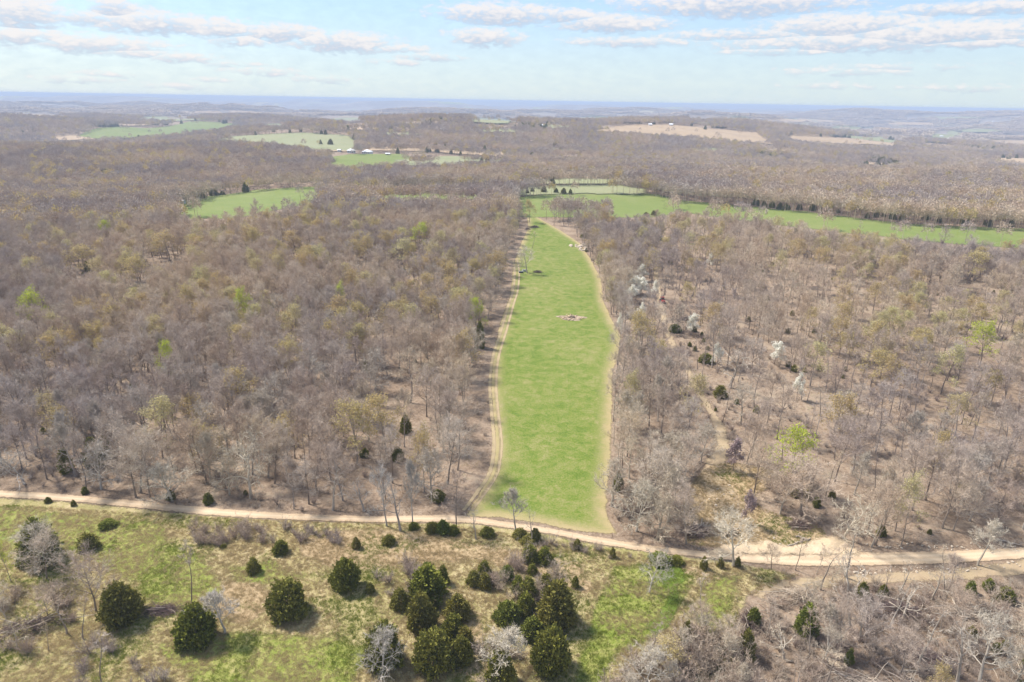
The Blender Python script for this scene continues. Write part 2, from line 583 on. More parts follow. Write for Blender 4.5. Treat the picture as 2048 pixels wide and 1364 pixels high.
def set_quads(me, quads):
    nq = len(quads)
    me.loops.add(nq * 4)
    me.loops.foreach_set('vertex_index', quads.astype(np.int32).ravel())
    me.polygons.add(nq)
    me.polygons.foreach_set('loop_start', np.arange(0, nq * 4, 4, dtype=np.int32))
    me.polygons.foreach_set('use_smooth', np.ones(nq, bool))
    me.update(calc_edges=True)
    me.validate()


set_quads(me, quads[:, ::-1])
me.materials.append(M_GROUND)
tag(link("ground", me), kind='structure')
ZMIN, ZMAX = float(Z_.min()), float(Z_.max())


def sheet(name, pix, mat, step=1.0, off=0.03, margin=1.5, kind='structure', label=None, cat=None, world_poly=None, bulge=0.0, grow=0.0):
    """A patch of ground cover lying on the land, its outline given by where it shows."""
    poly = world_poly if world_poly is not None else [tuple(at(a, b)[:2]) for a, b in pix]
    margin = margin + grow
    P = np.array(poly)
    lo, hi = P.min(0) - margin, P.max(0) + margin
    sx = sy = step
    nx, ny = int((hi[0] - lo[0]) / sx) + 2, int((hi[1] - lo[1]) / sy) + 2
    gx, gy = np.meshgrid(lo[0] + np.arange(nx) * sx, lo[1] + np.arange(ny) * sy)
    ins = inside(gx, gy, poly)
    sd = seg_dist(gx, gy, poly) * np.where(ins, 1, -1)
    keepc = (np.maximum(np.maximum(sd[:-1, :-1], sd[1:, :-1]), np.maximum(sd[:-1, 1:], sd[1:, 1:])) > -margin)
    jj, ii = np.nonzero(keepc)
    if len(jj) == 0:
        return None
    q = np.stack([jj * nx + ii, jj * nx + ii + 1, (jj + 1) * nx + ii + 1, (jj + 1) * nx + ii], -1)
    used = np.unique(q)
    remap = np.full(nx * ny, -1)
    remap[used] = np.arange(len(used))
    x, y, e = gx.ravel()[used], gy.ravel()[used], sd.ravel()[used] + grow
    z = hgt(x, y) + off
    if bulge:
        z = z + bulge * np.clip(e / 3.0, 0, 1) ** 0.7 * (0.55 + 0.45 * np.sin(x * 1.3) * np.sin(y * 1.1 + 1)) * (e > 0)
    me = bpy.data.meshes.new(name)
    me.vertices.add(len(used))
    me.vertices.foreach_set('co', np.stack([x, y, z], -1).astype(np.float32).ravel())
    set_quads(me, remap[q])
    at_ = me.attributes.new('edge', 'FLOAT', 'POINT')
    at_.data.foreach_set('value', e.astype(np.float32))
    me.materials.append(mat)
    o = link(name, me)
    return tag(o, label, cat, None, kind)


# outlines, in pixels of the photograph
MEADOW = [(930, 1034), (958, 985), (985, 930), (988, 860), (980, 780), (985, 710), (1000, 645), (1020, 590), (1026, 530), (1040, 490), (1056, 455), (1052, 425), (1040, 400), (1075, 400), (1068, 430), (1092, 444), (1125, 463), (1160, 486),
          (1180, 515), (1203, 558), (1207, 600), (1225, 640), (1243, 672), (1240, 700), (1226, 745), (1225, 830), (1222, 930), (1214, 990), (1215, 1035), (1240, 1072), (1150, 1062), (1080, 1048), (1000, 1036)]
ROAD_T = [(-60, 979), (0, 981), (100, 986), (200, 995), (300, 1004), (400, 1014), (500, 1022), (600, 1028), (680, 1031), (750, 1033), (830, 1031), (900, 1030), (950, 1034), (1000, 1042), (1100, 1056), (1200, 1075), (1300, 1091), (1400, 1102), (1448, 1105), (1500, 1108), (1560, 1107), (1600, 1103), (1650, 1100), (1750, 1105), (1900, 1102), (2048, 1094), (2110, 1089)]
ROAD_B = [(-60, 993), (0, 995), (100, 1001), (200, 1009), (300, 1019), (400, 1030), (500, 1037), (600, 1041), (680, 1044), (750, 1046), (830, 1045), (900, 1045), (950, 1048), (1000, 1055), (1100, 1069), (1200, 1090), (1300, 1106), (1400, 1116), (1448, 1121), (1500, 1127), (1560, 1131), (1600, 1133), (1650, 1134), (1750, 1132), (1900, 1128), (2048, 1118), (2110, 1113)]
ROAD = ROAD_T + ROAD_B[::-1]
FORE = ROAD_B + [(2110, 1480), (-200, 1480), (-200, 990)]
FOREPASTURE = [(-200, 988)] + ROAD_B[1:16] + [(1480, 1126), (1600, 1150), (1500, 1185), (1470, 1250), (1380, 1300), (1200, 1380), (1180, 1500), (-200, 1500)]
CLEAR = [(1375, 1088), (1360, 1030), (1385, 960), (1425, 930), (1470, 925), (1540, 940), (1560, 960), (1500, 1000), (1530, 1020), (1640, 1055), (1670, 1098), (1500, 1106)]
SIDE_TRACK = [(2110, 1126, 14), (2000, 1140, 14), (1900, 1149, 13), (1800, 1155, 12), (1700, 1160, 11), (1600, 1166, 9), (1540, 1175, 8), (1515, 1195, 7)]
WOOD_TRACK = [(1480, 1096, 26), (1455, 1010, 24), (1425, 950, 14), (1445, 885, 9), (1425, 830, 8), (1390, 770, 8), (1365, 720, 8), (1345, 690, 6), (1328, 640, 6), (1318, 590, 6), (1312, 540, 6), (1322, 500, 7), (1335, 470, 10)]
F_LEFT = [(335, 428), (430, 394), (520, 383), (634, 377), (640, 390), (560, 412), (450, 432)]
F_MID = [(1030, 398), (1100, 392), (1200, 390), (1300, 391), (1345, 402), (1352, 416), (1290, 430), (1180, 432), (1060, 430)]
F_STRIP = [(1352, 404), (1500, 417), (1600, 426), (1700, 439), (1800, 451), (1900, 457), (2080, 463), (2080, 494), (1900, 482), (1750, 468), (1600, 450), (1450, 432), (1352, 418)]


def band(track):
    l, r_ = [], []
    for x, y, wd in track:
        l.append((x, y - wd / 2))
        r_.append((x, y + wd / 2))
    return l + r_[::-1]


def ribbon(track_px, width, mat, name, off=0.05, step=0.5, **kw):
    """A track of even width along a line seen in the photograph."""
    c = np.array([at(a, b)[:2] for a, b in track_px])
    out = []
    for i in range(len(c) - 1):
        for s in np.linspace(0, 1, 6, endpoint=False):
            p0, p1, p2, p3 = c[max(i - 1, 0)], c[i], c[i + 1], c[min(i + 2, len(c) - 1)]
            out.append(0.5 * (2 * p1 + (p2 - p0) * s + (2 * p0 - 5 * p1 + 4 * p2 - p3) * s * s + (3 * p1 - p0 - 3 * p2 + p3) * s ** 3))
    out.append(c[-1])
    out = np.array(out)
    t = np.gradient(out, axis=0)
    t /= np.linalg.norm(t, axis=1)[:, None] + 1e-9
    n = np.stack([-t[:, 1], t[:, 0]], -1)
    wv = width if np.isscalar(width) else np.interp(np.linspace(0, 1, len(out)), np.linspace(0, 1, len(width)), width)[:, None]
    L, R2 = out + n * wv / 2, out - n * wv / 2
    poly = [tuple(p) for p in L] + [tuple(p) for p in R2[::-1]]
    return sheet(name, None, mat, step, off, 0.8, world_poly=poly, **kw), out


sheet("pasture", FOREPASTURE, M_PASTURE, 1.0, 0.03, 3)
sheet("meadow", MEADOW, M_MEADOW, 1.0, 0.04, 3)
for pl in ([(-100, 1005), (150, 1025), (330, 1045), (345, 1120), (300, 1180), (230, 1150), (120, 1090), (-100, 1120)],
           [(300, 1070), (400, 1110), (470, 1190), (330, 1240), (270, 1180)],
           [(450, 1130), (540, 1120), (620, 1160), (540, 1170), (470, 1180)],
           [(1228, 1134), (1330, 1122), (1395, 1150), (1360, 1210), (1330, 1262), (1240, 1310), (1190, 1390), (1130, 1395), (1165, 1290), (1190, 1210)],
           [(300, 1290), (480, 1260), (680, 1270), (740, 1300), (700, 1400), (420, 1400)],
           [(1400, 1140), (1480, 1150), (1470, 1210), (1420, 1290), (1390, 1240)]):
    sheet("grass", pl, M_GREEN, 1.0, 0.05, 3, kind='structure')
M_DITCH = ground_mat('ditch_grass', [(.075, .125, .014), (.115, .165, .024), (.19, .21, .05)], 0.05, 0.4, 2.6, edge=(.7, .5), bump=.6)
ribbon([(1330, 1126), (1345, 1150), (1340, 1172), (1347, 1195), (1338, 1222), (1318, 1250), (1300, 1262)], [4.5, 4.0, 2.2, 1.8, 2.2, 2.4, 2.0], M_DITCH, 'grass', 0.09)
for pl in ([(600, 1068), (760, 1052), (930, 1080), (1060, 1100), (1170, 1130), (1190, 1190), (1120, 1180), (980, 1120), (820, 1130), (700, 1150), (600, 1110)],
           [(440, 1160), (520, 1165), (560, 1200), (480, 1260), (430, 1220)],
           [(900, 1200), (960, 1230), (970, 1290), (1010, 1370), (930, 1370), (900, 1330)],
           [(1330, 1125), (1480, 1150), (1440, 1165), (1350, 1145)]):
    sheet("dry_grass", pl, M_DRY, 1.0, 0.06, 3, kind='structure')
sheet("dirt_road", ROAD, M_ROAD, 0.4, 0.10, 1.2)
sheet("clearing", CLEAR, M_DRY, 0.8, 0.04, 3)
sheet("roadside_soil", [(1410, 1110), (1440, 1088), (1500, 1086), (1530, 1078), (1560, 1090), (1610, 1088), (1640, 1070), (1690, 1076), (1715, 1098), (1740, 1112), (1600, 1116)], M_SOIL, 0.5, 0.12, 2, bulge=0.8)
ribbon([(a, b) for a, b, _ in SIDE_TRACK], [3.2, 3.0, 2.6, 2.2, 1.8], M_TRACK, "side_track")
ribbon([(a, b) for a, b, _ in WOOD_TRACK], [7, 6, 3.4, 2.4, 2.2, 2.4, 2.6, 2.4, 2.6, 4], M_TRACK, "woodland_track", 0.06)
RUT = [(935, 1022), (962, 985), (985, 950), (993, 915), (995, 880), (990, 830), (986, 780), (988, 735), (995, 700), (1008, 660), (1022, 610), (1031, 580), (1034, 545), (1030, 520)]
ribbon([(a - 8 * (b / 1000), b) for a, b in RUT], 0.85, M_RUT, "wheel_track", 0.07, 0.35)
ribbon([(a + 8 * (b / 1000), b) for a, b in RUT], 0.85, M_RUT, "wheel_track", 0.07, 0.35)
ribbon([(1480, 1012), (1510, 975), (1535, 945), (1560, 925)], 0.7, M_TRACK, "wheel_track", 0.08, 0.35)
ribbon([(1500, 1012), (1528, 975), (1550, 945), (1572, 925)], 0.7, M_TRACK, "wheel_track", 0.08, 0.35)
ribbon([(855, 700), (820, 790), (795, 860), (785, 905)], 0.8, M_TRACK, "wheel_track", 0.06, 0.4)
sheet("field", F_LEFT, M_FIELD, 3, 0.15, 8, grow=14)
sheet("field", F_MID, M_FIELD, 3, 0.15, 8, grow=10)
sheet("field", F_STRIP, M_FIELD, 3, 0.15, 8, grow=10)
FAR_FIELDS = [
    ([(660, 402), (780, 386), (960, 386), (960, 398), (800, 404)], M_FIELD), ([(1030, 376), (1130, 374), (1230, 372), (1275, 380), (1270, 388), (1150, 386), (1040, 390)], M_FIELD_PALE),
    ([(1060, 362), (1150, 358), (1240, 362), (1200, 368), (1080, 369)], M_FIELD_PALE), ([(1130, 336), (1190, 331), (1200, 337), (1140, 342)], M_FIELD_PALE),
    ([(650, 330), (670, 316), (720, 310), (800, 310), (835, 322), (780, 330), (700, 336)], M_FIELD), ([(800, 322), (900, 314), (1020, 316), (1000, 324), (900, 330), (820, 332)], M_FIELD_PALE),
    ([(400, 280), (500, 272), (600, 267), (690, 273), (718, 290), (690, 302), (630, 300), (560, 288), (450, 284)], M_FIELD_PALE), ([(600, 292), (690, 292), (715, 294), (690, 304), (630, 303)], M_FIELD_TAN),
    ([(165, 272), (200, 258), (330, 255), (380, 244), (480, 250), (440, 262), (320, 274), (200, 278)], M_FIELD), ([(105, 274), (170, 270), (200, 278), (120, 281)], M_FIELD_TAN),
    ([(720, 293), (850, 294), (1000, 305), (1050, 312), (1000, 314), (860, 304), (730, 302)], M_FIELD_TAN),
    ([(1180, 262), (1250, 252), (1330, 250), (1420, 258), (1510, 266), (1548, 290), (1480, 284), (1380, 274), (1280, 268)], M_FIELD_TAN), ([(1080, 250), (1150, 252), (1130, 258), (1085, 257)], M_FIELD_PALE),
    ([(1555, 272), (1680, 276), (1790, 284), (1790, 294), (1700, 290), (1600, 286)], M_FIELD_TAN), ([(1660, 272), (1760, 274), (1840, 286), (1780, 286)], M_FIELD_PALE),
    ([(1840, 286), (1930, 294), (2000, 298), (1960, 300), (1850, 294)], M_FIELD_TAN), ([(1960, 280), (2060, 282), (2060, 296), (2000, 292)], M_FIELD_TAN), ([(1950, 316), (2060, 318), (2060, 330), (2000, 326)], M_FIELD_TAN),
    ([(1860, 268), (1900, 262), (1930, 270), (1900, 280), (1870, 278)], M_FIELD_PALE), ([(940, 246), (955, 236), (985, 238), (1060, 244), (1010, 250)], M_FIELD_PALE), ([(240, 238), (330, 234), (420, 240), (330, 244)], M_FIELD_PALE),
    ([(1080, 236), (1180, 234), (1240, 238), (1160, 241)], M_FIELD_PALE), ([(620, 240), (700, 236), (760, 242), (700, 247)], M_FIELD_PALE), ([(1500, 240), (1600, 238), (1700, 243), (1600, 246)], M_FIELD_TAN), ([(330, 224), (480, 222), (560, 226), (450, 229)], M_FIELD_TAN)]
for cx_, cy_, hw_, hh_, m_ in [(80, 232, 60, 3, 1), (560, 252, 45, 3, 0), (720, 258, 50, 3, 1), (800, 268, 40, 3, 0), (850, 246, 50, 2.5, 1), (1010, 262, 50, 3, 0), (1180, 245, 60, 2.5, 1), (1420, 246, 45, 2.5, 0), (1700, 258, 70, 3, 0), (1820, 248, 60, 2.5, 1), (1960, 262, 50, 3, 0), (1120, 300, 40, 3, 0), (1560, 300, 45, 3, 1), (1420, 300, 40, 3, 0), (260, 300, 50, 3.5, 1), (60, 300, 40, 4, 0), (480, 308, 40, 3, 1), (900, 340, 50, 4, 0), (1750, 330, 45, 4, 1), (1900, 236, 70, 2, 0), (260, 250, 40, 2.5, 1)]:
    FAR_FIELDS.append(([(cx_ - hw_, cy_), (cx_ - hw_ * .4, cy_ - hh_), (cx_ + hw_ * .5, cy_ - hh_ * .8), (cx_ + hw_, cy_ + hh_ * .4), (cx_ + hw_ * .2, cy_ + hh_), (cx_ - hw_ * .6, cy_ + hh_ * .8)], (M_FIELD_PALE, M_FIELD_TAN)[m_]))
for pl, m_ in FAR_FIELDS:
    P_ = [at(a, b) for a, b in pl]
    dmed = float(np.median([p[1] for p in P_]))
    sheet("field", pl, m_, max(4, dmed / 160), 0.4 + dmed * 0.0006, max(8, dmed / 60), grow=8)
ribbon([(716, 298), (735, 289), (757, 279), (790, 270), (815, 262), (840, 255)], 9, M_TRACK, "gravel_road", 1.2, 3)
ribbon([(730, 299), (830, 300), (920, 305), (1040, 313), (1090, 318)], 6, M_TRACK, "gravel_road", 1.3, 3)

# ------------------------------------------------------------------ plants: one of each kind, copied about
V3 = lambda *a: np.array(a, float)


def norm(v):
    return v / (np.linalg.norm(v) + 1e-9)


def wander(p, d, L, n, rng, wig, lift):
    pts = [p]
    for i in range(n):
        d = norm(d + rng.normal(size=3) * wig + V3(0, 0, lift))
        p = p + d * L / n
        pts.append(p)
    return pts


def bare_tree(seed, H=12.5, crown=3.6, first=0.33, limbs=12, trunk_r=0.17, l2=7, l3=9, gnarl=0.16, up=0.35, tw=1.0, twigs=True):
    rng = np.random.RandomState(seed)
    tr, cr, tips = MB(), MB(), []
    top = H * 0.82
    nseg = 7
    pts = wander(V3(0, 0, -0.3), norm(V3(rng.normal() * .05, rng.normal() * .05, 1)), top, nseg, rng, 0.03 + gnarl * .2, 0.12)
    rad = [trunk_r * (1.25 if i == 0 else 1) * (1 - 0.86 * i / nseg) for i in range(nseg + 1)]
    tr.tube(pts, rad, 6)
    for i in range(limbs):
        t = first + (1 - first) * ((i + rng.uniform(0, .7)) / limbs)
        k = min(int(t * nseg), nseg - 1)
        p = pts[k] + (pts[k + 1] - pts[k]) * (t * nseg - k)
        a = i * 2.4 + rng.uniform(-.5, .5)
        rise = R(18 + 52 * (t - first) / (1 - first) + rng.uniform(-12, 12))
        d = V3(math.cos(a) * math.cos(rise), math.sin(a) * math.cos(rise), math.sin(rise))
        u = (t - first) / (1 - first)
        L = crown * (0.72 + 0.45 * math.sin(min(1, u + .25) * 2.6)) * rng.uniform(.8, 1.15) * (1 - 0.35 * u)
        lp = wander(p, d, L, 4, rng, gnarl, up * .25)
        r0 = rad[k] * rng.uniform(.42, .6)
        tr.tube(lp, [r0 * (1 - .8 * j / 4) for j in range(5)], 4)
        for j in range(l2):
            s = 0.28 + 0.72 * (j + rng.uniform(0, .8)) / l2
            q = min(int(s * 4), 3)
            b = lp[q] + (lp[q + 1] - lp[q]) * (s * 4 - q)
            ld = norm(lp[q + 1] - lp[q])
            d2 = norm(ld * .75 + norm(rng.normal(size=3)) * .75 + V3(0, 0, up * .5))
            L2 = L * rng.uniform(.32, .55) * (1.1 - .35 * s)
            bp = wander(b, d2, L2, 3, rng, gnarl, up * .2)
            cr.tube(bp, [max(r0 * .34 * (1 - .75 * g / 3), .008) * tw for g in range(4)], 3)
            if not twigs:
                tips.append(bp[-1])
                continue
            for g in range(l3):
                s3 = 0.2 + .8 * (g + rng.uniform(0, .9)) / l3
                q3 = min(int(s3 * 3), 2)
                c = bp[q3] + (bp[q3 + 1] - bp[q3]) * (s3 * 3 - q3)
                d3 = norm(norm(bp[q3 + 1] - bp[q3]) * .7 + norm(rng.normal(size=3)) * .8 + V3(0, 0, up * .6))
                L3 = rng.uniform(.45, 1.0) * crown / 3.6
                e = c + d3 * L3
                cr.blade(c, e, .036 * tw, rng, .06)
                tips.append(e)
                for x in range(4):
                    f = c + (e - c) * rng.uniform(.3, .95)
                    d4 = norm(d3 * .6 + norm(rng.normal(size=3)) * .9 + V3(0, 0, .2))
                    cr.blade(f, f + d4 * rng.uniform(.25, .6) * crown / 3.6, .024 * tw, rng)
    return tr, cr, tips


def leaves(tips, rng, per, size, spread):
    m = MB()
    for t in tips:
        for _ in range(per):
            c = t + rng.normal(size=3) * spread
            a = norm(rng.normal(size=3))
            b = norm(np.cross(a, rng.normal(size=3)))
            s = size * rng.uniform(.6, 1.3)
            m.add([c - a * s, c + b * s * .6, c + a * s, c - b * s * .6], [(0, 1, 2, 3)])
    return m


def conifer(seed, H=1.0, Rm=0.42, rounded=0.5, clumps=330, sprays=22, lean=0.0):
    """Dense cedar of unit height: lumpy cone built of short upward sprays."""
    rng = np.random.RandomState(seed)
    m = MB()
    ph = rng.uniform(0, 6.28, 6)

    def rad(z, a):
        u = z / H
        cone = (1 - u) ** (0.72 - .30 * rounded) * (0.9 + rounded * .9 * u * (1 - u) * 2)
        foot = min(1.0, (u + .03) / .16) ** .6
        lum = 1 + .13 * math.sin(3 * a + ph[0] + 5 * u) + .11 * math.sin(5 * a + ph[1] - 9 * u) + .07 * math.sin(2 * a + ph[2] + 16 * u)
        return Rm * cone * (0.55 + .45 * foot) * lum

    for c in range(clumps):
        u = 1 - math.sqrt(rng.uniform(0, 1)) if rng.rand() < .75 else rng.uniform(0, 1)
        z = .02 + .95 * u * H
        a = rng.uniform(0, 6.28)
        depth = rng.choice([1.0, .93, .8, .6], p=[.5, .25, .15, .1]) + rng.normal() * .06
        r = rad(z, a) * depth
        cen = V3(math.cos(a) * r, math.sin(a) * r, z)
        out = norm(V3(math.cos(a), math.sin(a), .55))
        cs = Rm * .15 * (0.6 + .9 * rng.rand())
        if rng.rand() < .13:
            r *= rng.uniform(1.06, 1.2)
            cen = V3(math.cos(a) * r, math.sin(a) * r, z + .03 * H)
            cs *= .7
        for s in range(sprays):
            b = cen + rng.normal(size=3) * cs * .55
            d = norm(out + rng.normal(size=3) * .65 + V3(0, 0, .25))
            L = cs * rng.uniform(.7, 1.35)
            sd = norm(np.cross(d, rng.normal(size=3))) * L * .30
            m.add([b - sd * .5, b + d * L * .45 - sd, b + d * L, b + d * L * .45 + sd], [(0, 1, 2, 3)])
    for s in range(26):          # leading shoots
        b = V3(0, 0, H * rng.uniform(.86, .97)) + rng.normal(size=3) * Rm * .05
        d = norm(V3(rng.normal() * .25, rng.normal() * .25, 1))
        L = H * .07
        sd = norm(np.cross(d, rng.normal(size=3))) * L * .2
        m.add([b - sd * .5, b + d * L * .4 - sd, b + d * L, b + d * L * .4 + sd], [(0, 1, 2, 3)])
    t = MB()
    t.tube([V3(0, 0, -.05), V3(0, 0, H * .3), V3(0, 0, H * .9)], [H * .03, H * .024, H * .004], 6)
    return t, m


def bush(seed, Rm=1.0, Hh=1.3, stems=22, kids=11):
    rng = np.random.RandomState(seed)
    st, tw = MB(), MB()
    for i in range(stems):
        a = rng.uniform(0, 6.28)
        lean = rng.uniform(.05, 1.0)
        d = norm(V3(math.cos(a) * lean, math.sin(a) * lean, 1.0))
        p0 = V3(math.cos(a) * .15 * lean, math.sin(a) * .15 * lean, -.05)
        L = Hh * rng.uniform(.6, 1.15) * (1 + .3 * lean)
        pts = wander(p0, d, L, 4, rng, .16, .05)
        st.tube(pts, [.026, .022, .017, .011, .004], 3)
        for k in range(kids):
            s = rng.uniform(.25, 1)
            q = min(int(s * 4), 3)
            c = pts[q] + (pts[q + 1] - pts[q]) * (s * 4 - q)
            e = c + norm(norm(pts[q + 1] - pts[q]) * .6 + rng.normal(size=3) * .55 + V3(0, 0, .25)) * rng.uniform(.25, .6) * Rm
            tw.blade(c, e, .022, rng, .04)
            for _ in range(2):
                f = c + (e - c) * rng.uniform(.3, .9)
                tw.blade(f, f + norm(rng.normal(size=3) + (e - c)) * .22, .015, rng)
    return st, tw


def far_crown(seed, n=230, cw=3.9, H=13.5, leafy=False):
    """A tree for the distance: a dome of coarse branch sprays on a stem."""
    rng = np.random.RandomState(seed)
    m = MB()
    m.tube([V3(0, 0, -.5), V3(0, 0, H * .55)], [.16, .09], 3)
    for i in range(n):
        a, c = rng.uniform(0, 6.28), rng.uniform(-.35, 1)
        s = math.sqrt(1 - min(c * c, 1))
        d = V3(math.cos(a) * s, math.sin(a) * s, c)
        rr_ = rng.uniform(.35, 1) ** .5
        q = V3(0, 0, H * .60) + d * V3(cw, cw, H * .40) * rr_ * (1 + .12 * math.sin(3 * a + seed) + rng.normal() * .05)
        p = q - norm(d + V3(0, 0, .5) + rng.normal(size=3) * .35) * rng.uniform(.6, 1.3)
        if leafy:
            sd = norm(np.cross(q - p, rng.normal(size=3))) * .28
            m.add([p, (p + q) / 2 + sd, q, (p + q) / 2 - sd], [(0, 1, 2, 3)])
        else:
            m.blade(p, q, .25, rng, .12)
    return m


BARE = []            # (trunk mesh, crown mesh)
specs = [dict(H=12.5, crown=4.1, limbs=15), dict(H=13.5, crown=3.7, limbs=14, first=.40, up=.5), dict(H=11.5, crown=4.5, first=.28, limbs=16, gnarl=.2), dict(H=13, crown=3.2, first=.46, limbs=12, up=.6, trunk_r=.14),
         dict(H=12, crown=4.8, first=.3, limbs=16, gnarl=.22), dict(H=14, crown=3.0, first=.52, limbs=12, up=.55, trunk_r=.13), dict(H=12.5, crown=4.2, first=.38, limbs=15, up=.3)]
for i, s in enumerate(specs):
    t, c, _ = bare_tree(100 + i, **s)
    BARE.append((t.mesh("trunk", BARK), c.mesh("crown", TWIG)))
SLIM = []
for i in range(3):
    t, c, _ = bare_tree(300 + i, H=12, crown=1.7, first=.55, limbs=8, l2=4, l3=6, trunk_r=.11, up=.6)
    SLIM.append((t.mesh("trunk", BARK), c.mesh("crown", TWIG)))
PALE = []            # grey-white leafless trees with bold limbs
for i, s in enumerate([dict(H=10, crown=4.2, first=.18, limbs=17, gnarl=.24, up=.12, trunk_r=.24, l2=7, l3=6), dict(H=11, crown=4.0, first=.3, limbs=14, gnarl=.2, up=.3, trunk_r=.22, l2=6, l3=6),
                       dict(H=11, crown=3.2, first=.42, limbs=14, gnarl=.14, up=.7, trunk_r=.19, l2=7, l3=9), dict(H=9, crown=4.4, first=.22, limbs=13, gnarl=.34, up=.0, trunk_r=.22, l2=6, l3=5)]):
    t, c, _ = bare_tree(400 + i, tw=1.55, **s)
    PALE.append((t.mesh("trunk", BARK_WHITE), c.mesh("crown", TWIG_WHITE)))
PALE_GREY = []
for tm_, cm_ in PALE:
    a_, b_ = tm_.copy(), cm_.copy()
    a_.materials[0], b_.materials[0] = BARK_PALE, TWIG_PALE
    PALE_GREY.append((a_, b_))
SNAG = []            # dead trees, few twigs
for i, s in enumerate([dict(H=9, crown=2.8, first=.35, limbs=8, l2=4, l3=2, gnarl=.35, up=.1, trunk_r=.22), dict(H=10, crown=2.4, first=.4, limbs=7, l2=3, l3=3, gnarl=.3, up=.5, trunk_r=.17)]):
    t, c, _ = bare_tree(450 + i, tw=1.5, **s)
    SNAG.append((t.mesh("trunk", BARK_PALE), c.mesh("crown", TWIG_PALE)))
BUDDING = []
for i in range(3):
    t, c, tips = bare_tree(500 + i, H=12, crown=3.7, first=.36, limbs=12, l2=6, l3=6)
    rng = np.random.RandomState(i)
    BUDDING.append((t.mesh("trunk", BARK), c.mesh("crown", TWIG), [leaves(tips, rng, 5, .15, .26).mesh("foliage", m_) for m_ in (BUD, BUD_PALE, BRIGHT)]))
BLOSS = []
for i in range(2):
    t, c, tips = bare_tree(550 + i, H=6, crown=2.3, first=.25, limbs=9, l2=4, l3=5, trunk_r=.09)
    rng = np.random.RandomState(i)
    BLOSS.append((t.mesh("trunk", BARK), c.mesh("crown", TWIG), [leaves(tips, rng, 12, .17, .24).mesh("foliage", m_) for m_ in (BLOSSOM, REDBUD)]))
CEDARS = []          # unit height; broad round, broad, cone, slim, ragged
for i, (rm, ro) in enumerate([(.50, .85), (.44, .6), (.36, .35), (.27, .3), (.42, .2)]):
    t, m = conifer(600 + i, 1.0, rm, ro, 400 if i < 2 else 260, 20)
    tm = t.mesh("trunk", BARK)
    CEDARS.append((tm, m.mesh("crown", CEDAR)))
    g = CEDARS[-1][1].copy()
    g.materials[0] = CEDAR_GREEN
    CEDARS[-1] = CEDARS[-1] + (g,)
CEDAR_W = []
for tm_, cm_, _g in CEDARS:
    co = np.empty(len(cm_.vertices) * 3, np.float32)
    cm_.vertices.foreach_get('co', co)
    CEDAR_W.append(2 * float(np.percentile(np.hypot(co[0::3], co[1::3]), 99.3)))
BUSHES = []
for i in range(4):
    s, t = bush(700 + i, 1.0, 1.3 if i < 3 else 1.9)
    BUSHES.append((s.mesh("stem", BRUSH), t.mesh("twigs", BRUSH)))
FARC = [far_crown(800 + i, 340, 4.0 + .25 * i, 12.5 + .5 * i).mesh("crown", TWIG) for i in range(4)]
FARB = [far_crown(820 + i, 260, 3.9, 12.5, True).mesh("crown", BUD) for i in range(2)]


def plant(name, parts, loc, sc, rz, label, cat, group=None):
    """A plant of its own: an empty at the foot, a copy of each part under it."""
    o = empty(name, tuple(loc), rz, sc)
    for nm, mesh in parts:
        link(nm, mesh, o)
    return tag(o, label, cat, group)


rnd = random.Random(11)

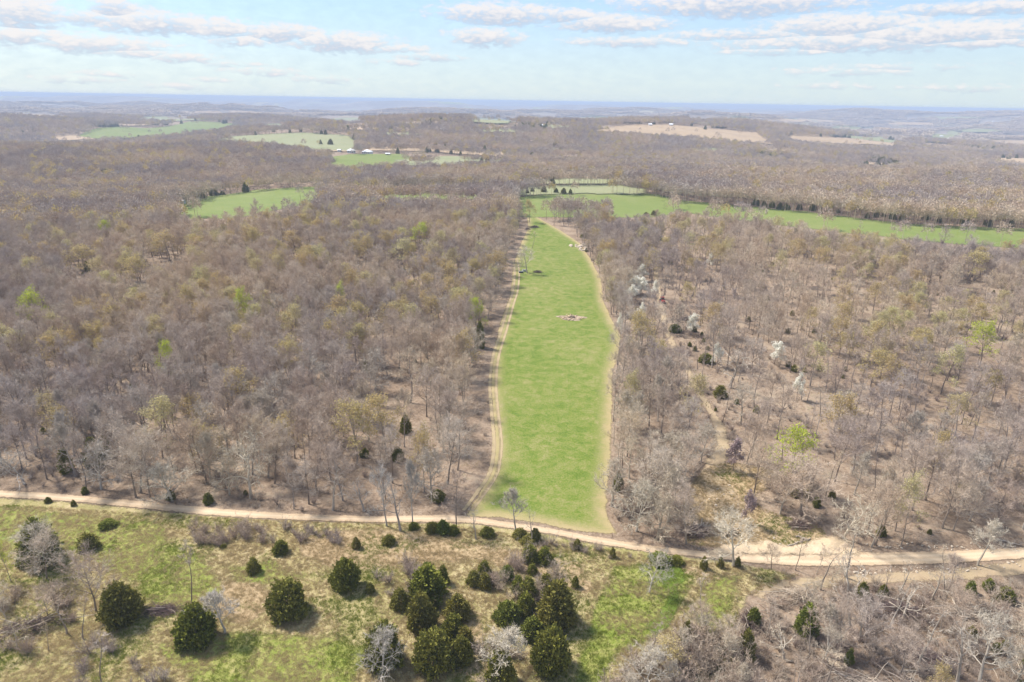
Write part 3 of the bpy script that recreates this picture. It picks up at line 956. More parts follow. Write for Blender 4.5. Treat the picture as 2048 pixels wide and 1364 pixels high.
# ------------------------------------------------------------------ cedars and other evergreens that stand out
# base x, base y, top y, width (pixels), shape, needle colour, label
CED = [
    (246, 1256, 1163, 86, 1, 0, "dark round cedar standing alone on rough pasture, nearest the brush pile"),
    (394, 1300, 1206, 88, 1, 0, "olive dark cedar with a pale bare tree growing against its flank"),
    (577, 1247, 1160, 88, 0, 0, "broad round olive cedar alone on pasture among tan grass"),
    (692, 1188, 1117, 66, 0, 0, "egg shaped dark cedar beside a knee high seedling on tan pasture"),
    (508, 1151, 1114, 32, 2, 0, "small cone cedar casting shade on pasture below the brushy roadside"),
    (562, 1113, 1080, 35, 1, 0, "small round cedar at the edge of the tan grass below the gravel road"),
    (713, 1100, 1072, 20, 3, 0, "little upright cedar between road and tan grass, beside gnarled trees"),
    (778, 1094, 1069, 30, 1, 0, "small ball shaped cedar right below the gnarled dead trees at the road"),
    (741, 1190, 1164, 22, 2, 0, "cedar seedling beside the egg shaped dark cedar"),
    (855, 1216, 1128, 84, 4, 0, "tall ragged dark cedar at the rear of the big evergreen clump"),
    (886, 1172, 1128, 28, 2, 0, "slender dark cedar rising behind the tall ragged one in the big clump"),
    (800, 1224, 1174, 42, 2, 0, "pointed dark cedar on the flank of the big clump facing the pasture"),
    (843, 1270, 1184, 66, 1, 0, "brownish olive cone cedar in the middle of the big clump"),
    (915, 1246, 1190, 58, 1, 0, "round cedar on the far flank of the big clump beside the grassy gap"),
    (906, 1285, 1228, 52, 1, 0, "rounded cedar tucked between the olive cone and the grassy gap"),
    (930, 1300, 1250, 40, 2, 0, "low dark cedar at the clump's edge by pale brush"),
    (868, 1352, 1260, 96, 0, 0, "largest spreading olive cedar at the front of the big clump"),
    (922, 1335, 1272, 52, 1, 0, "cedar grown into the side of the largest spreading one"),
    (768, 1344, 1243, 84, 1, 0, "dark cedar half hidden behind a bare pale tree, apart from the clump"),
    (948, 1176, 1140, 34, 2, 0, "small dark cedar at the tip of the purple brush thicket facing the clump"),
    (968, 1160, 1119, 34, 2, 0, "pointed small cedar at the rear tip of the purple brush thicket"),
    (970, 1182, 1143, 30, 2, 0, "dark little cedar squeezed beside the thicket's tip"),
    (1014, 1162, 1130, 32, 1, 1, "fresh green small cedar within purple brush of the thicket"),
    (1060, 1130, 1088, 40, 2, 0, "dark cedar nearest the road bend, first of a touching pair"),
    (1088, 1132, 1092, 38, 2, 0, "dark cedar nearest the road bend, second of a touching pair"),
    (1064, 1152, 1126, 24, 2, 0, "knee high dark cedar below the touching pair at the bend"),
    (1112, 1262, 1158, 84, 4, 0, "big grey green cedar with dead twigs on the thicket's grassy side"),
    (1016, 1258, 1204, 62, 0, 1, "bright olive round cedar on the thicket's near flank"),
    (1055, 1206, 1152, 46, 2, 0, "dark cedar in the heart of the purple brush thicket"),
    (1052, 1234, 1182, 44, 2, 0, "brownish cedar under the heart of the thicket"),
    (1064, 1286, 1234, 54, 1, 1, "olive cedar between the bright olive one and the big near cedar"),
    (1096, 1276, 1214, 58, 1, 0, "dark cedar in front of the big grey green one"),
    (1036, 1190, 1150, 34, 2, 0, "small cedar among purple twigs in the thicket"),
    (1092, 1184, 1146, 34, 2, 0, "small dark cedar behind the big grey green one"),
    (1150, 1178, 1150, 18, 3, 0, "thin lone cedar sapling beside the grey green cedar"),
    (1100, 1356, 1254, 88, 0, 0, "big brownish olive cedar alone at the thicket's near end"),
    (1000, 1382, 1300, 66, 1, 0, "dark cedar under the tan bare tree between the two thickets"),
    (865, 1070, 1044, 32, 1, 0, "dark evergreen bush hugging the road's near edge, first of a row"),
    (886, 1072, 1040, 34, 1, 1, "dark evergreen bush hugging the road's near edge, middle of a row"),
    (907, 1073, 1050, 26, 1, 0, "dark evergreen bush hugging the road's near edge, end of a row"),
    (828, 1062, 1044, 24, 1, 0, "dark bush at the foot of the pale slim roadside tree"),
    (975, 1078, 1054, 34, 1, 0, "evergreen bush by the road beside a small forked snag"),
    (1040, 1082, 1056, 34, 2, 0, "dark cedar at the road under the pale fan shaped tree"),
    (1070, 1086, 1054, 26, 3, 0, "upright dark cedar at the foot of the white slender snag"),
    (1056, 1094, 1072, 40, 1, 0, "low dark cedar below the white slender snag"),
    (1154, 1102, 1077, 21, 2, 0, "neat small cone cedar alone on the verge of the gravel road"),
    (1225, 1118, 1093, 15, 3, 0, "narrow small cedar on the brushy verge past the neat cone"),
    (1320, 1136, 1108, 50, 0, 1, "green spreading bush on the verge above fresh green grass"),
    (1352, 1134, 1112, 34, 0, 0, "dark green bush on the verge beside the spreading green one"),
    (1407, 1141, 1111, 18, 2, 0, "small upright cedar on the verge standing clear in the grass"),
    (1440, 1138, 1112, 16, 3, 0, "slim cedar on the verge wrapped in white dead twigs"),
    (1475, 1136, 1111, 14, 3, 0, "slim cedar touching the trunk of the spreading roadside tree"),
    (84, 1140, 1034, 82, 4, 0, "large dark cedar rising behind bare grey branches"),
    (148, 1014, 999, 12, 2, 0, "tiny dark cedar on the verge, first from the frame edge's pair"),
    (97, 1008, 994, 15, 1, 0, "tiny round evergreen on the verge above green grass"),
    (178, 1106, 1066, 46, 4, 0, "dim cedar top behind the many stemmed bare tree"),
    (216, 1062, 1040, 40, 0, 1, "low green shrub on the grassy slope near tiny verge cedars"),
    (447, 1098, 1088, 15, 1, 0, "tiny dark evergreen in the brown roadside brush"),
    (1610, 1282, 1203, 52, 2, 1, "fresh green tall cedar in the logged patch below the side track"),
    (1506, 1258, 1214, 32, 1, 1, "green cedar against a dark brush heap at the grass edge"),
    (1722, 1206, 1163, 28, 1, 0, "dark cedar just under the side track behind forked pale trees"),
    (1764, 1200, 1168, 22, 1, 0, "dim cedar behind the twin pale snags"),
    (1940, 1190, 1160, 22, 2, 1, "airy small cedar with a bare stem under the side track"),
    (1976, 1184, 1156, 26, 2, 1, "bright green small cedar near the bend of the side track"),
    (2010, 1208, 1174, 36, 1, 0, "dark bushy cedar below the bright small one at the frame edge"),
    (1490, 1325, 1258, 40, 4, 0, "dark cedar under grey brush at the edge of the logged patch"),
    (1696, 1332, 1294, 20, 2, 1, "lone green sapling cedar on bare litter in the logged patch"),
    (1370, 1300, 1240, 30, 4, 0, "dark narrow cedar among grey thicket saplings"),
    (812, 871, 827, 26, 4, 0, "ragged cedar standing in the open litter strip inside the woods"),
    (796, 926, 893, 28, 1, 0, "squat dark cedar in the open litter strip nearer the road"),
    (729, 917, 896, 21, 1, 0, "low dark cedar under the tan leafing oak"),
    (876, 1008, 980, 34, 0, 0, "dark evergreen shrub under purple thicket beside the meadow's lower end"),
    (960, 700, 640, 22, 4, 0, "tall dark cedar on the woods edge along the wheel ruts"),
    (985, 560, 530, 20, 1, 1, "green crowned evergreen on the woods edge near the lone oak"),
    (134, 950, 895, 30, 4, 0, "dark cedar in the woods above the road, first of a trio"),
    (190, 938, 872, 38, 4, 0, "dark cedar in the woods above the road, tallest of a trio"),
    (216, 930, 870, 30, 4, 0, "dark cedar in the woods above the road, last of a trio"),
    (1236, 985, 945, 24, 4, 0, "dark evergreen on the meadow's far corner behind the big white limbed tree"),
    (1412, 732, 706, 34, 1, 0, "dark cedar beside the ochre track in the thinned woods"),
    (1350, 670, 648, 30, 0, 1, "dark green evergreen bush near the ochre track"),
    (1440, 800, 770, 30, 4, 0, "dark cedar under the white blossom by the thinned woods"),
    (1321, 487, 473, 12, 2, 0, "tiny cedar in the bare opening at the head of the ochre track"),
    (1170, 480, 466, 22, 1, 0, "dark cedar beside the pale rock heap"),
    (1005, 500, 485, 12, 2, 0, "small dark cedar at the woods edge above the lone oak"),
    (351, 414, 398, 17, 2, 0, "black green cedar at the farmyard corner of the hillside field"),
    (401, 402, 382, 24, 1, 0, "black green cedar clump on the hillside field's upper rim"),
    (428, 396, 377, 22, 2, 0, "tallest black green cedar on the hillside field's upper rim"),
    (445, 393, 382, 14, 2, 0, "last black green cedar on the hillside field's upper rim"),
    (1292, 436, 424, 14, 1, 0, "dark evergreen at the corner of the middle field near a soil cut"),
    (1307, 434, 420, 12, 2, 0, "second dark evergreen at the middle field's corner"),
]
for k, (bx, by, ty, wd, sh, colr, lab) in enumerate(CED):
    p = at(bx, by - wd * .22)
    H = max(height_to(p, ty) * .93, 0.6)
    W = metres(p, wd)
    sx = W / CEDAR_W[sh]
    nm = "evergreen_shrub" if "bush" in lab or "shrub" in lab else "cedar_tree"
    plant(nm, [("trunk", CEDARS[sh][0]), ("crown", CEDARS[sh][1 + colr])], p, (sx, sx, H), rnd.uniform(0, 6.28), lab, "shrub" if nm != "cedar_tree" else "tree", "evergreens that stand out")

# ------------------------------------------------------------------ bare trees that stand out
# base x, base y, top y, width, kind list, index, label
HERO = [
    (774, 1052, 930, 60, PALE, 1, "pale roadside tree with drooping dead limbs, first of the gnarled trio"),
    (801, 1062, 952, 50, SNAG, 0, "broken dead tree with limbs hanging to the ground at the road"),
    (826, 1050, 925, 46, PALE, 2, "pale slim upright tree, straightest of the gnarled trio at the road"),
    (912, 1056, 940, 56, BARE, 3, "grey tree leaning over the road beside the meadow corner"),
    (952, 1078, 1012, 34, SNAG, 1, "small forked snag on the verge between evergreen bushes"),
    (1030, 1062, 974, 58, PALE, 2, "pale fan shaped tree at the road in front of the meadow"),
    (1066, 1086, 1016, 26, SNAG, 1, "white slender snag beside the fan shaped tree"),
    (1272, 1062, 958, 90, PALE, 0, "big white limbed leafless tree at the meadow's lower corner"),
    (1466, 1132, 1022, 104, PALE, 1, "spreading pale tree on the verge in front of the log heap"),
    (1298, 1186, 1104, 72, PALE, 3, "crooked pale tree standing in fresh green grass below the road"),
    (1955, 1131, 1040, 72, PALE, 2, "vase shaped bare tree alone on the verge of the wide road"),
    (1686, 1078, 992, 104, PALE, 3, "twisted whitish tree sprawling over the soil bank"),
    (1750, 1090, 962, 80, BARE, 2, "dark trunked tall oak at the woods edge by the wide road"),
    (1742, 1094, 985, 40, SNAG, 1, "thin dark stem leaning against the tall oak"),
    (1790, 1062, 960, 50, BARE, 3, "leaning dark trunk a little inside the woods near the tall oak"),
    (1600, 1030, 925, 120, BARE, 4, "wide grey tree over a purple thicket beside the clearing"),
    (1560, 1028, 940, 90, BARE, 2, "grey tree on the clearing side of the purple thicket"),
    (50, 968, 890, 90, PALE, 3, "gnarled whitish tree at the woods edge near the frame edge"),
    (203, 978, 890, 92, PALE, 0, "round whitish tree before the cedar trio above the road"),
    (502, 996, 880, 116, PALE, 3, "wide whitish tree with long level limbs above the road"),
    (345, 1000, 925, 110, PALE, 0, "fallen looking pale crown sprawling towards the road"),
    (588, 1018, 915, 44, BARE, 1, "slim grey tree above the road past the wide whitish one"),
    (618, 1008, 920, 60, BARE, 0, "grey tree at the woods edge among brown litter"),
    (666, 1020, 930, 50, SNAG, 0, "thick broken trunk, first of the arching pair above the road"),
    (728, 1022, 962, 50, SNAG, 0, "arching dark trunk, second of the arching pair above the road"),
    (192, 1222, 1084, 92, BARE, 2, "many stemmed grey tree on the slope beside the round dark cedar"),
    (72, 1146, 1050, 90, PALE, 1, "grey branched tree in front of the large dark cedar"),
    (94, 1158, 1062, 76, BARE, 4, "second grey tree in front of the large dark cedar"),
    (383, 1206, 1078, 44, SLIM, 0, "thin pole like bare tree in the middle of the green slope"),
    (450, 1266, 1178, 80, PALE, 2, "pale feathery bare tree leaning on the olive dark cedar"),
    (166, 1278, 1186, 60, SLIM, 1, "thin dark stemmed tree beside the brush pile"),
    (134, 1268, 1176, 50, SLIM, 2, "leaning thin stem at the edge of the brush pile"),
    (205, 1376, 1280, 70, SLIM, 1, "bare sapling at the lower frame edge by pale scrub"),
    (764, 1356, 1256, 86, PALE, 0, "white branched bare tree spread in front of a dark cedar"),
    (1012, 1345, 1250, 120, PALE, 2, "tan feathery bare tree in the gap between evergreen thickets"),
    (1404, 1232, 1150, 40, SLIM, 0, "thin dark stemmed tree on the pasture above the grey thicket"),
    (1290, 1376, 1290, 96, PALE, 0, "white limbed bare tree at the lower frame edge beside the green gap"),
    (1690, 1154, 1040, 60, SNAG, 1, "thin pale tree on the side track in front of the wide road"),
    (1640, 1180, 1080, 60, SLIM, 2, "thin bare tree between side track and wide road"),
    (1590, 1140, 1060, 50, SLIM, 1, "sapling silhouetted against the pale road"),
    (1700, 1262, 1120, 80, SNAG, 1, "tall forked pale tree at the top of the logged patch"),
    (1718, 1280, 1190, 44, SNAG, 1, "second forked pale tree, in front of the tall forked one"),
    (1778, 1255, 1160, 40, SNAG, 1, "crooked pale stem, first of the twin snags over dark brush"),
    (1803, 1240, 1165, 60, SNAG, 0, "wide forked snag, second of the twin snags over dark brush"),
    (1832, 1335, 1215, 56, SNAG, 1, "dark leaning trunk in the middle of the logged patch"),
    (1914, 1372, 1230, 70, SNAG, 0, "thick grey trunk with stub limbs in the logged patch"),
    (1958, 1372, 1235, 110, PALE, 1, "round headed pale tree in the logged patch near the frame edge"),
    (1568, 1318, 1258, 70, SNAG, 0, "dark stumpy trunk with sideways limb over fallen stems"),
    (1648, 1376, 1285, 50, SLIM, 2, "thin bare sapling at the lower edge of the logged patch"),
    (1054, 546, 492, 46, PALE, 1, "lone spreading oak in the open meadow with feed troughs beneath"),
    (1064, 496, 462, 20, SLIM, 0, "slim lone tree in the open meadow beyond the spreading oak"),
    (820, 806, 700, 70, BARE, 1, "tall grey tree at the head of the open litter strip in the woods"),
    (1640, 832, 770, 30, SNAG, 1, "dark stemmed tree in a tan opening of the thinned woods"),
    (1515, 680, 590, 44, BARE, 3, "taller dark tree standing clear in the thinned woods"),
    (1460, 775, 690, 70, SNAG, 0, "white barked fallen topped tree by the blossom in thinned woods"),
]
hero_xy, hero_px = [], []
for bx, by, ty, wd, lst, i, lab in HERO:
    p = at(bx, by)
    H = height_to(p, ty)
    tm = lst[i][0]
    key = (tm.name)
    vs = np.empty(len(lst[i][1].vertices) * 3, np.float32)
    lst[i][1].vertices.foreach_get('co', vs)
    vs = vs.reshape(-1, 3)
    mh = np.percentile(vs[:, 2], 99)
    mw = np.percentile(np.abs(vs[:, 0]), 97) * 2
    s = H / mh
    sx = metres(p, wd) / mw
    sx = min(max(sx, s * .6), s * 1.7)
    hero_xy.append((p[0], p[1], sx * mw / 2))
    hero_px.append((bx, by * .35 + ty * .65, wd * .42, math.hypot(p[0], p[1])))
    plant("bare_tree", [("trunk", lst[i][0]), ("crown", lst[i][1])], p, (sx, sx, s), rnd.uniform(0, 6.28), lab, "tree", "leafless trees that stand out")

# ------------------------------------------------------------------ trees in young leaf or blossom that stand out
# crown top x, crown top y, width, leaf (0 olive, 1 pale, 2 bright), label
LEAFY = [
    (58, 580, 52, 2, "vivid green leafing tree in dense brown woods near the frame edge"),
    (485, 580, 42, 2, "yellow green round leafing tree among leafless woods"),
    (158, 488, 66, 0, "wide yellowish leafing crown high in the dense woods"), (272, 510, 54, 0, "olive leafing crown below the wide yellowish one"),
    (375, 570, 44, 0, "brownish olive leafing tree in the middle of the dense woods"), (560, 508, 38, 1, "pale leafing tree beside a lighter one in dense woods"),
    (500, 500, 36, 1, "pale leafing tree near the centre of dense woods"), (586, 615, 36, 1, "soft yellow leafing tree below the yellow green round one"),
    (320, 680, 30, 2, "small yellow green treetop low in dense woods"), (680, 567, 26, 2, "small bright treetop near the woods' inner lane"),
    (836, 446, 42, 2, "yellow green treetop nearest the far field edge"), (955, 592, 38, 2, "green leafing tree at the woods edge along the wheel ruts"),
    (330, 462, 70, 0, "broad tan leafing crown high in dense woods"), (240, 505, 40, 1, "pale leafing crown beside the olive one"), (590, 460, 46, 0, "orange tan leafing crown high in dense woods"),
    (700, 540, 40, 0, "olive leafing crown near the inner lane"), (505, 455, 40, 0, "tan leafing crown under the hillside field"), (205, 440, 24, 2, "bright small treetop near the farmyard"),
    (735, 470, 40, 0, "tan leafing crown near the far end of dense woods"), (800, 480, 50, 1, "pale green crown near the far end of dense woods"),
    (768, 790, 84, 0, "tan leafing oak overlooking the open litter strip"), (706, 806, 84, 0, "paler tan leafing oak beside the open litter strip"), (305, 795, 80, 1, "straw coloured round crown low in dense woods"),
    (1600, 846, 82, 2, "yellow green topped tree beside the clearing in thinned woods"), (1980, 646, 62, 2, "vivid yellow green crown in thinned woods near the frame edge"),
    (1905, 690, 60, 1, "yellowish tall crown in thinned woods under the vivid one"), (1762, 620, 34, 1, "pale green crown in the middle of thinned woods"),
    (1562, 502, 34, 1, "pale yellow crown at the upper edge of thinned woods"), (1600, 478, 34, 0, "orange tan crown at the upper edge of thinned woods"), (1390, 745, 56, 1, "pale greenish crown beside the ochre track"),
    (1270, 745, 40, 1, "pale greenish crown between meadow and ochre track"), (1290, 625, 60, 0, "olive green crown between the meadow edge and ochre track"), (1950, 500, 60, 0, "olive crown near the narrow green field"),
    (1836, 950, 40, 1, "pale green tall shrub tree in the woods behind the wide road"), (1060, 400, 24, 0, "ochre crown at the mouth of the far field"), (0, 1080, 34, 2, "bright green young tree cut by the frame edge below the road"),
    (1330, 1285, 84, 0, "mustard yellow flowering bush tree in the grey thicket"), (1890, 1325, 40, 0, "mustard shrub beside the thick grey trunk"), (1900, 860, 40, 0, "dark olive tree above the wide road woods"), (845, 855, 40, 0, "straw leafing tree at the woods edge by the wheel ruts"),
]
for k, (tx, ty, wd, lf, lab) in enumerate(LEAFY):
    H = 13.5 if ty < 1000 else (7.5 if wd < 60 else 5.0)
    p = at(tx, ty, H)
    i = k % 3
    s = H / 11.6
    sx = min(max(metres(p, wd) / 7.4, s * .55), s * 1.5)
    hero_xy.append((p[0], p[1], sx * 2.6))
    hero_px.append((tx, ty + wd * .42, wd * .55, math.hypot(p[0], p[1])))
    plant("budding_tree", [("trunk", BUDDING[i][0]), ("crown", BUDDING[i][1]), ("foliage", BUDDING[i][2][lf])], p, (sx, sx, s), rnd.uniform(0, 6.28), lab, "tree", "trees in young leaf")
WHITE = [
    (1285, 532, 26, 0, "white blossoming tree, topmost of the cluster near the ochre track"), (1266, 556, 30, 0, "white blossoming tree on the meadow side of the blossom cluster"), (1284, 558, 30, 0, "white blossoming tree in the middle of the blossom cluster"),
    (1262, 572, 26, 0, "cream blossoming tree, lowest of the cluster"), (1313, 564, 18, 0, "small white blossoming tree right beside the ochre track"), (1283, 608, 16, 0, "white blossoming tree alone below the cluster"),
    (1388, 632, 26, 0, "flat white blossoming tree beside fallen grey stems"), (1440, 690, 22, 0, "faint white blossoming tree by the white barked fallen top"), (1559, 688, 32, 0, "brightest white blossoming tree in the open thinned woods"),
    (1240, 632, 12, 0, "tiny blossom on the woods edge nearest the bonfire heap"), (1422, 510, 14, 0, "small blossom near the upper edge of thinned woods"), (1600, 752, 22, 0, "greyish blossom in a tan opening of thinned woods"),
    (1475, 884, 34, 1, "mauve redbud beside the ochre track's lower bend"), (1505, 985, 24, 1, "mauve redbud at the clearing edge of the purple thicket"), 
]
for k, (tx, ty, wd, lf, lab) in enumerate(WHITE):
    H = 6.5
    p = at(tx, ty, H)
    i = k % 2
    sx = metres(p, wd) / 4.4
    hero_px.append((tx, ty + wd * .4, wd * .7, math.hypot(p[0], p[1])))
    plant("blossom_tree", [("trunk", BLOSS[i][0]), ("crown", BLOSS[i][1]), ("foliage", BLOSS[i][2][lf])], p, (sx, sx, H / 6.0), rnd.uniform(0, 6.28), lab, "tree", "small blossoming trees")


# ------------------------------------------------------------------ scattering (one object, uncountable)
def scatter(name, pos, rot, scl, idx, protos, label):
    """protos: list of lists of meshes; each list is one plant."""
    pos = np.asarray(pos, np.float32)
    me = bpy.data.meshes.new(name)
    me.vertices.add(len(pos))
    me.vertices.foreach_set('co', pos.ravel())
    a = me.attributes.new('turn', 'FLOAT', 'POINT')
    a.data.foreach_set('value', np.asarray(rot, np.float32))
    a = me.attributes.new('size', 'FLOAT_VECTOR', 'POINT')
    scl = np.asarray(scl, np.float32)
    if scl.ndim == 1:
        scl = np.stack([scl, scl, scl], -1)
    a.data.foreach_set('vector', scl.ravel())
    a = me.attributes.new('which', 'INT', 'POINT')
    a.data.foreach_set('value', np.asarray(idx, np.int32))
    me.update()
    o = link(name, me)
    ng = bpy.data.node_groups.new(name, 'GeometryNodeTree')
    ng.interface.new_socket('Geometry', in_out='INPUT', socket_type='NodeSocketGeometry')
    ng.interface.new_socket('Geometry', in_out='OUTPUT', socket_type='NodeSocketGeometry')
    N, L = ng.nodes, ng.links
    gi, go = N.new('NodeGroupInput'), N.new('NodeGroupOutput')

    def named(nm, typ):
        nd = N.new('GeometryNodeInputNamedAttribute')
        nd.data_type = typ
        nd.inputs[0].default_value = nm
        return [s for s in nd.outputs if s.enabled and s.name == 'Attribute'][0]
    turn, size, which = named('turn', 'FLOAT'), named('size', 'FLOAT_VECTOR'), named('which', 'INT')
    cx = N.new('ShaderNodeCombineXYZ')
    L.new(turn, cx.inputs[2])
    e2r = N.new('FunctionNodeEulerToRotation')
    L.new(cx.outputs[0], e2r.inputs[0])
    jn = N.new('GeometryNodeJoinGeometry')
    for k, meshes in enumerate(protos):
        cmp_ = N.new('FunctionNodeCompare')
        cmp_.data_type, cmp_.operation = 'INT', 'EQUAL'
        ins = [s for s in cmp_.inputs if s.enabled]
        L.new(which, ins[0])
        ins[1].default_value = k
        j2 = N.new('GeometryNodeJoinGeometry')
        for m_ in meshes:
            src = bpy.data.objects.get("source_" + m_.name) or bpy.data.objects.new("source_" + m_.name, m_)
            oi = N.new('GeometryNodeObjectInfo')
            oi.inputs['Object'].default_value = src
            L.new(oi.outputs['Geometry'], j2.inputs[0])
        ip = N.new('GeometryNodeInstanceOnPoints')
        L.new(gi.outputs[0], ip.inputs['Points'])
        L.new(cmp_.outputs[0], ip.inputs['Selection'])
        L.new(j2.outputs[0], ip.inputs['Instance'])
        L.new(e2r.outputs[0], ip.inputs['Rotation'])
        L.new(size, ip.inputs['Scale'])
        L.new(ip.outputs[0], jn.inputs[0])
    L.new(jn.outputs[0], go.inputs[0])
    md = o.modifiers.new(name, 'NODES')
    md.node_group = ng
    return tag(o, label, None, None, 'stuff')


rs = np.random.RandomState(21)
ALL_FIELDS = [F_LEFT, F_MID, F_STRIP] + [f for f, _ in FAR_FIELDS]
FRINGE = [(900, 1034), (915, 960), (935, 900), (940, 850), (935, 790), (950, 720), (975, 650), (1000, 590), (1010, 540), (1018, 500), (1040, 455), (1050, 430), (1070, 430), (1040, 560), (1000, 700), (1000, 900), (960, 1034)]
THIN = [(1330, 470), (1500, 490), (1700, 540), (2120, 640), (2120, 900), (1900, 960), (1640, 1060), (1540, 930), (1440, 860), (1380, 740), (1330, 640)]
OPEN_L = [(690, 1040), (715, 900), (760, 800), (820, 700), (862, 690), (850, 800), (850, 900), (890, 1030)]
EDGE_ROAD_L = [(0, 985), (0, 960), (280, 965), (700, 1010), (900, 1015), (900, 1034), (500, 1025), (200, 998)]


def candidates(r0, r1, cell, grow=0.0):
    """Jittered points over the part of the land the camera and its neighbourhood can see."""
    xs = np.arange(-r1 * .95, r1 * .95, cell)
    ys = np.arange(0, r1, cell)
    gx, gy = np.meshgrid(xs, ys)
    gx = gx + rs.uniform(-.5, .5, gx.shape) * cell
    gy = gy + rs.uniform(-.5, .5, gy.shape) * cell
    r = np.hypot(gx, gy)
    k = (r > r0) & (r <= r1) & (np.abs(gx) < gy * 0.98 + 25)
    return gx[k], gy[k]


def smooth_noise(x, y, L, seed):
    q = np.random.RandomState(seed)
    s = 0
    for i in range(6):
        a, p, f = q.uniform(0, 6.28), q.uniform(0, 6.28), q.uniform(.6, 1.7) * 6.28 / L
        s = s + np.sin(f * (x * math.cos(a) + y * math.sin(a)) + p)
    return s / 6


def clear_of_fields(x, y, z, h=12.0):
    keep = np.ones(len(x), bool)
    odd = (rs.rand(len(x)) < .012) & (np.hypot(x, y) > 900)
    b = project(x, y, z)
    t = project(x, y, z + h * .72)
    t2, m2 = project(x, y, z + h * 1.02), project(x, y, z + h * .4)
    for f in ALL_FIELDS:
        keep &= ~inside(b[0], b[1], f) & ~(inside(t[0], t[1], f) & (rs.rand(len(x)) < (.955 if f is F_STRIP or f is F_LEFT else 1.0)))
        if f is F_STRIP or f is F_LEFT or f is F_MID:
            tall = rs.rand(len(x)) < (.93 if f is F_MID else .84)      # some crowns do stand in front of the grass
            keep &= ~(inside(t2[0], t2[1], f) & tall) & ~(inside(m2[0], m2[1], f) & tall)
    keep |= odd
    return keep


def in_px(poly, n, seed):
    """n random spots on the land inside an outline seen in the photograph."""
    q = np.random.RandomState(seed)
    W = np.array([at(*p)[:2] for p in poly])
    out = []
    while len(out) < n:
        a = q.uniform(W.min(0), W.max(0), (max(n, 200), 2))
        k = inside(a[:, 0], a[:, 1], [tuple(p) for p in W])
        out.extend(a[k].tolist())
    o = np.array(out[:n])
    return o[:, 0], o[:, 1]



# ---- the near woods
x, y = candidates(95, 640, 4.65)
z = hgt(x, y)
px, py, pd = project(x, y, z)
keep = clear_of_fields(x, y, z)
road_lift = np.interp(px, [q[0] for q in ROAD_T], [q[1] for q in ROAD_T])
keep |= inside(px, py, [(1082, 436), (1140, 432), (1215, 432), (1240, 470), (1185, 484), (1120, 458)]) & (rs.rand(len(x)) < .6)
keep &= py < road_lift - 7
for pl in (MEADOW, FRINGE, CLEAR):
    keep &= ~inside(px, py, pl)
keep &= seg_dist(px, py, [(a, b) for a, b, _ in WOOD_TRACK], False) > np.interp(py, [450, 1100], [5, 16])
u = rs.rand(len(x))
thin = inside(px, py, THIN)
keep &= ~(thin & (u > .62 + .25 * smooth_noise(x, y, 60, 3)))
keep &= ~(inside(px, py, OPEN_L) & (u > .22))
keep &= ~(inside(px, py, EDGE_ROAD_L) & (u > .30))
keep &= ~(seg_dist(px, py, [(1008, 445), (960, 520), (900, 610), (862, 690)], False) < np.interp(py, [445, 690], [4, 9]))
keep &= u < .93
for hx, hy, hr in hero_xy:
    keep &= np.hypot(x - hx, y - hy) > max(hr * .55, 1.6)
cpx, cpy, _ = project(x, y, z + 9.0)
for hx, hy, hr, hd in hero_px:
    keep &= ~((np.hypot(cpx - hx, cpy - hy) < hr + 5) & (np.hypot(x, y) < hd + 1))
wt = [(a, b) for a, b, _ in WOOD_TRACK]
for lift in (4.0, 8.0):
    qx, qy, _ = project(x, y, z + lift)
    keep &= ~((seg_dist(qx, qy, wt, False) < np.interp(qy, [450, 700, 1000], [5, 8, 16])) & (rs.rand(len(x)) < .9))
x, y, z, px, py, thin = x[keep], y[keep], z[keep], px[keep], py[keep], thin[keep]
u = rs.rand(len(x))
r = np.hypot(x, y)
kind = np.where(u < .68, 0, np.where(u < .91, 1, 2))          # bare, budding, slim
kind = np.where(thin & (u < .40), 2, kind)
bud_here = (smooth_noise(x, y, 110, 8) > .0) & (r > 170)
kind = np.where((kind == 1) & ~bud_here & (rs.rand(len(x)) < .85), 0, kind)
ced = (smooth_noise(x, y, 90, 14) > .42) & (rs.rand(len(x)) < .06)
kind = np.where(ced, 3, kind)
which_b = rs.randint(0, len(BARE), len(x))
pale_t = (rs.rand(len(x)) < np.interp(r, [110, 190, 330], [.34, .14, .03])) & (kind == 0)
size = rs.uniform(.82, 1.18, len(x)) * np.where(thin, .95, 1.0)
turn = rs.uniform(0, 6.28, len(x))
shown = (px > -20) & (px < 2070) & (py < 1380)
order = np.argsort(r)
done = np.zeros(len(x), bool)
n_bare = n_bud = 0
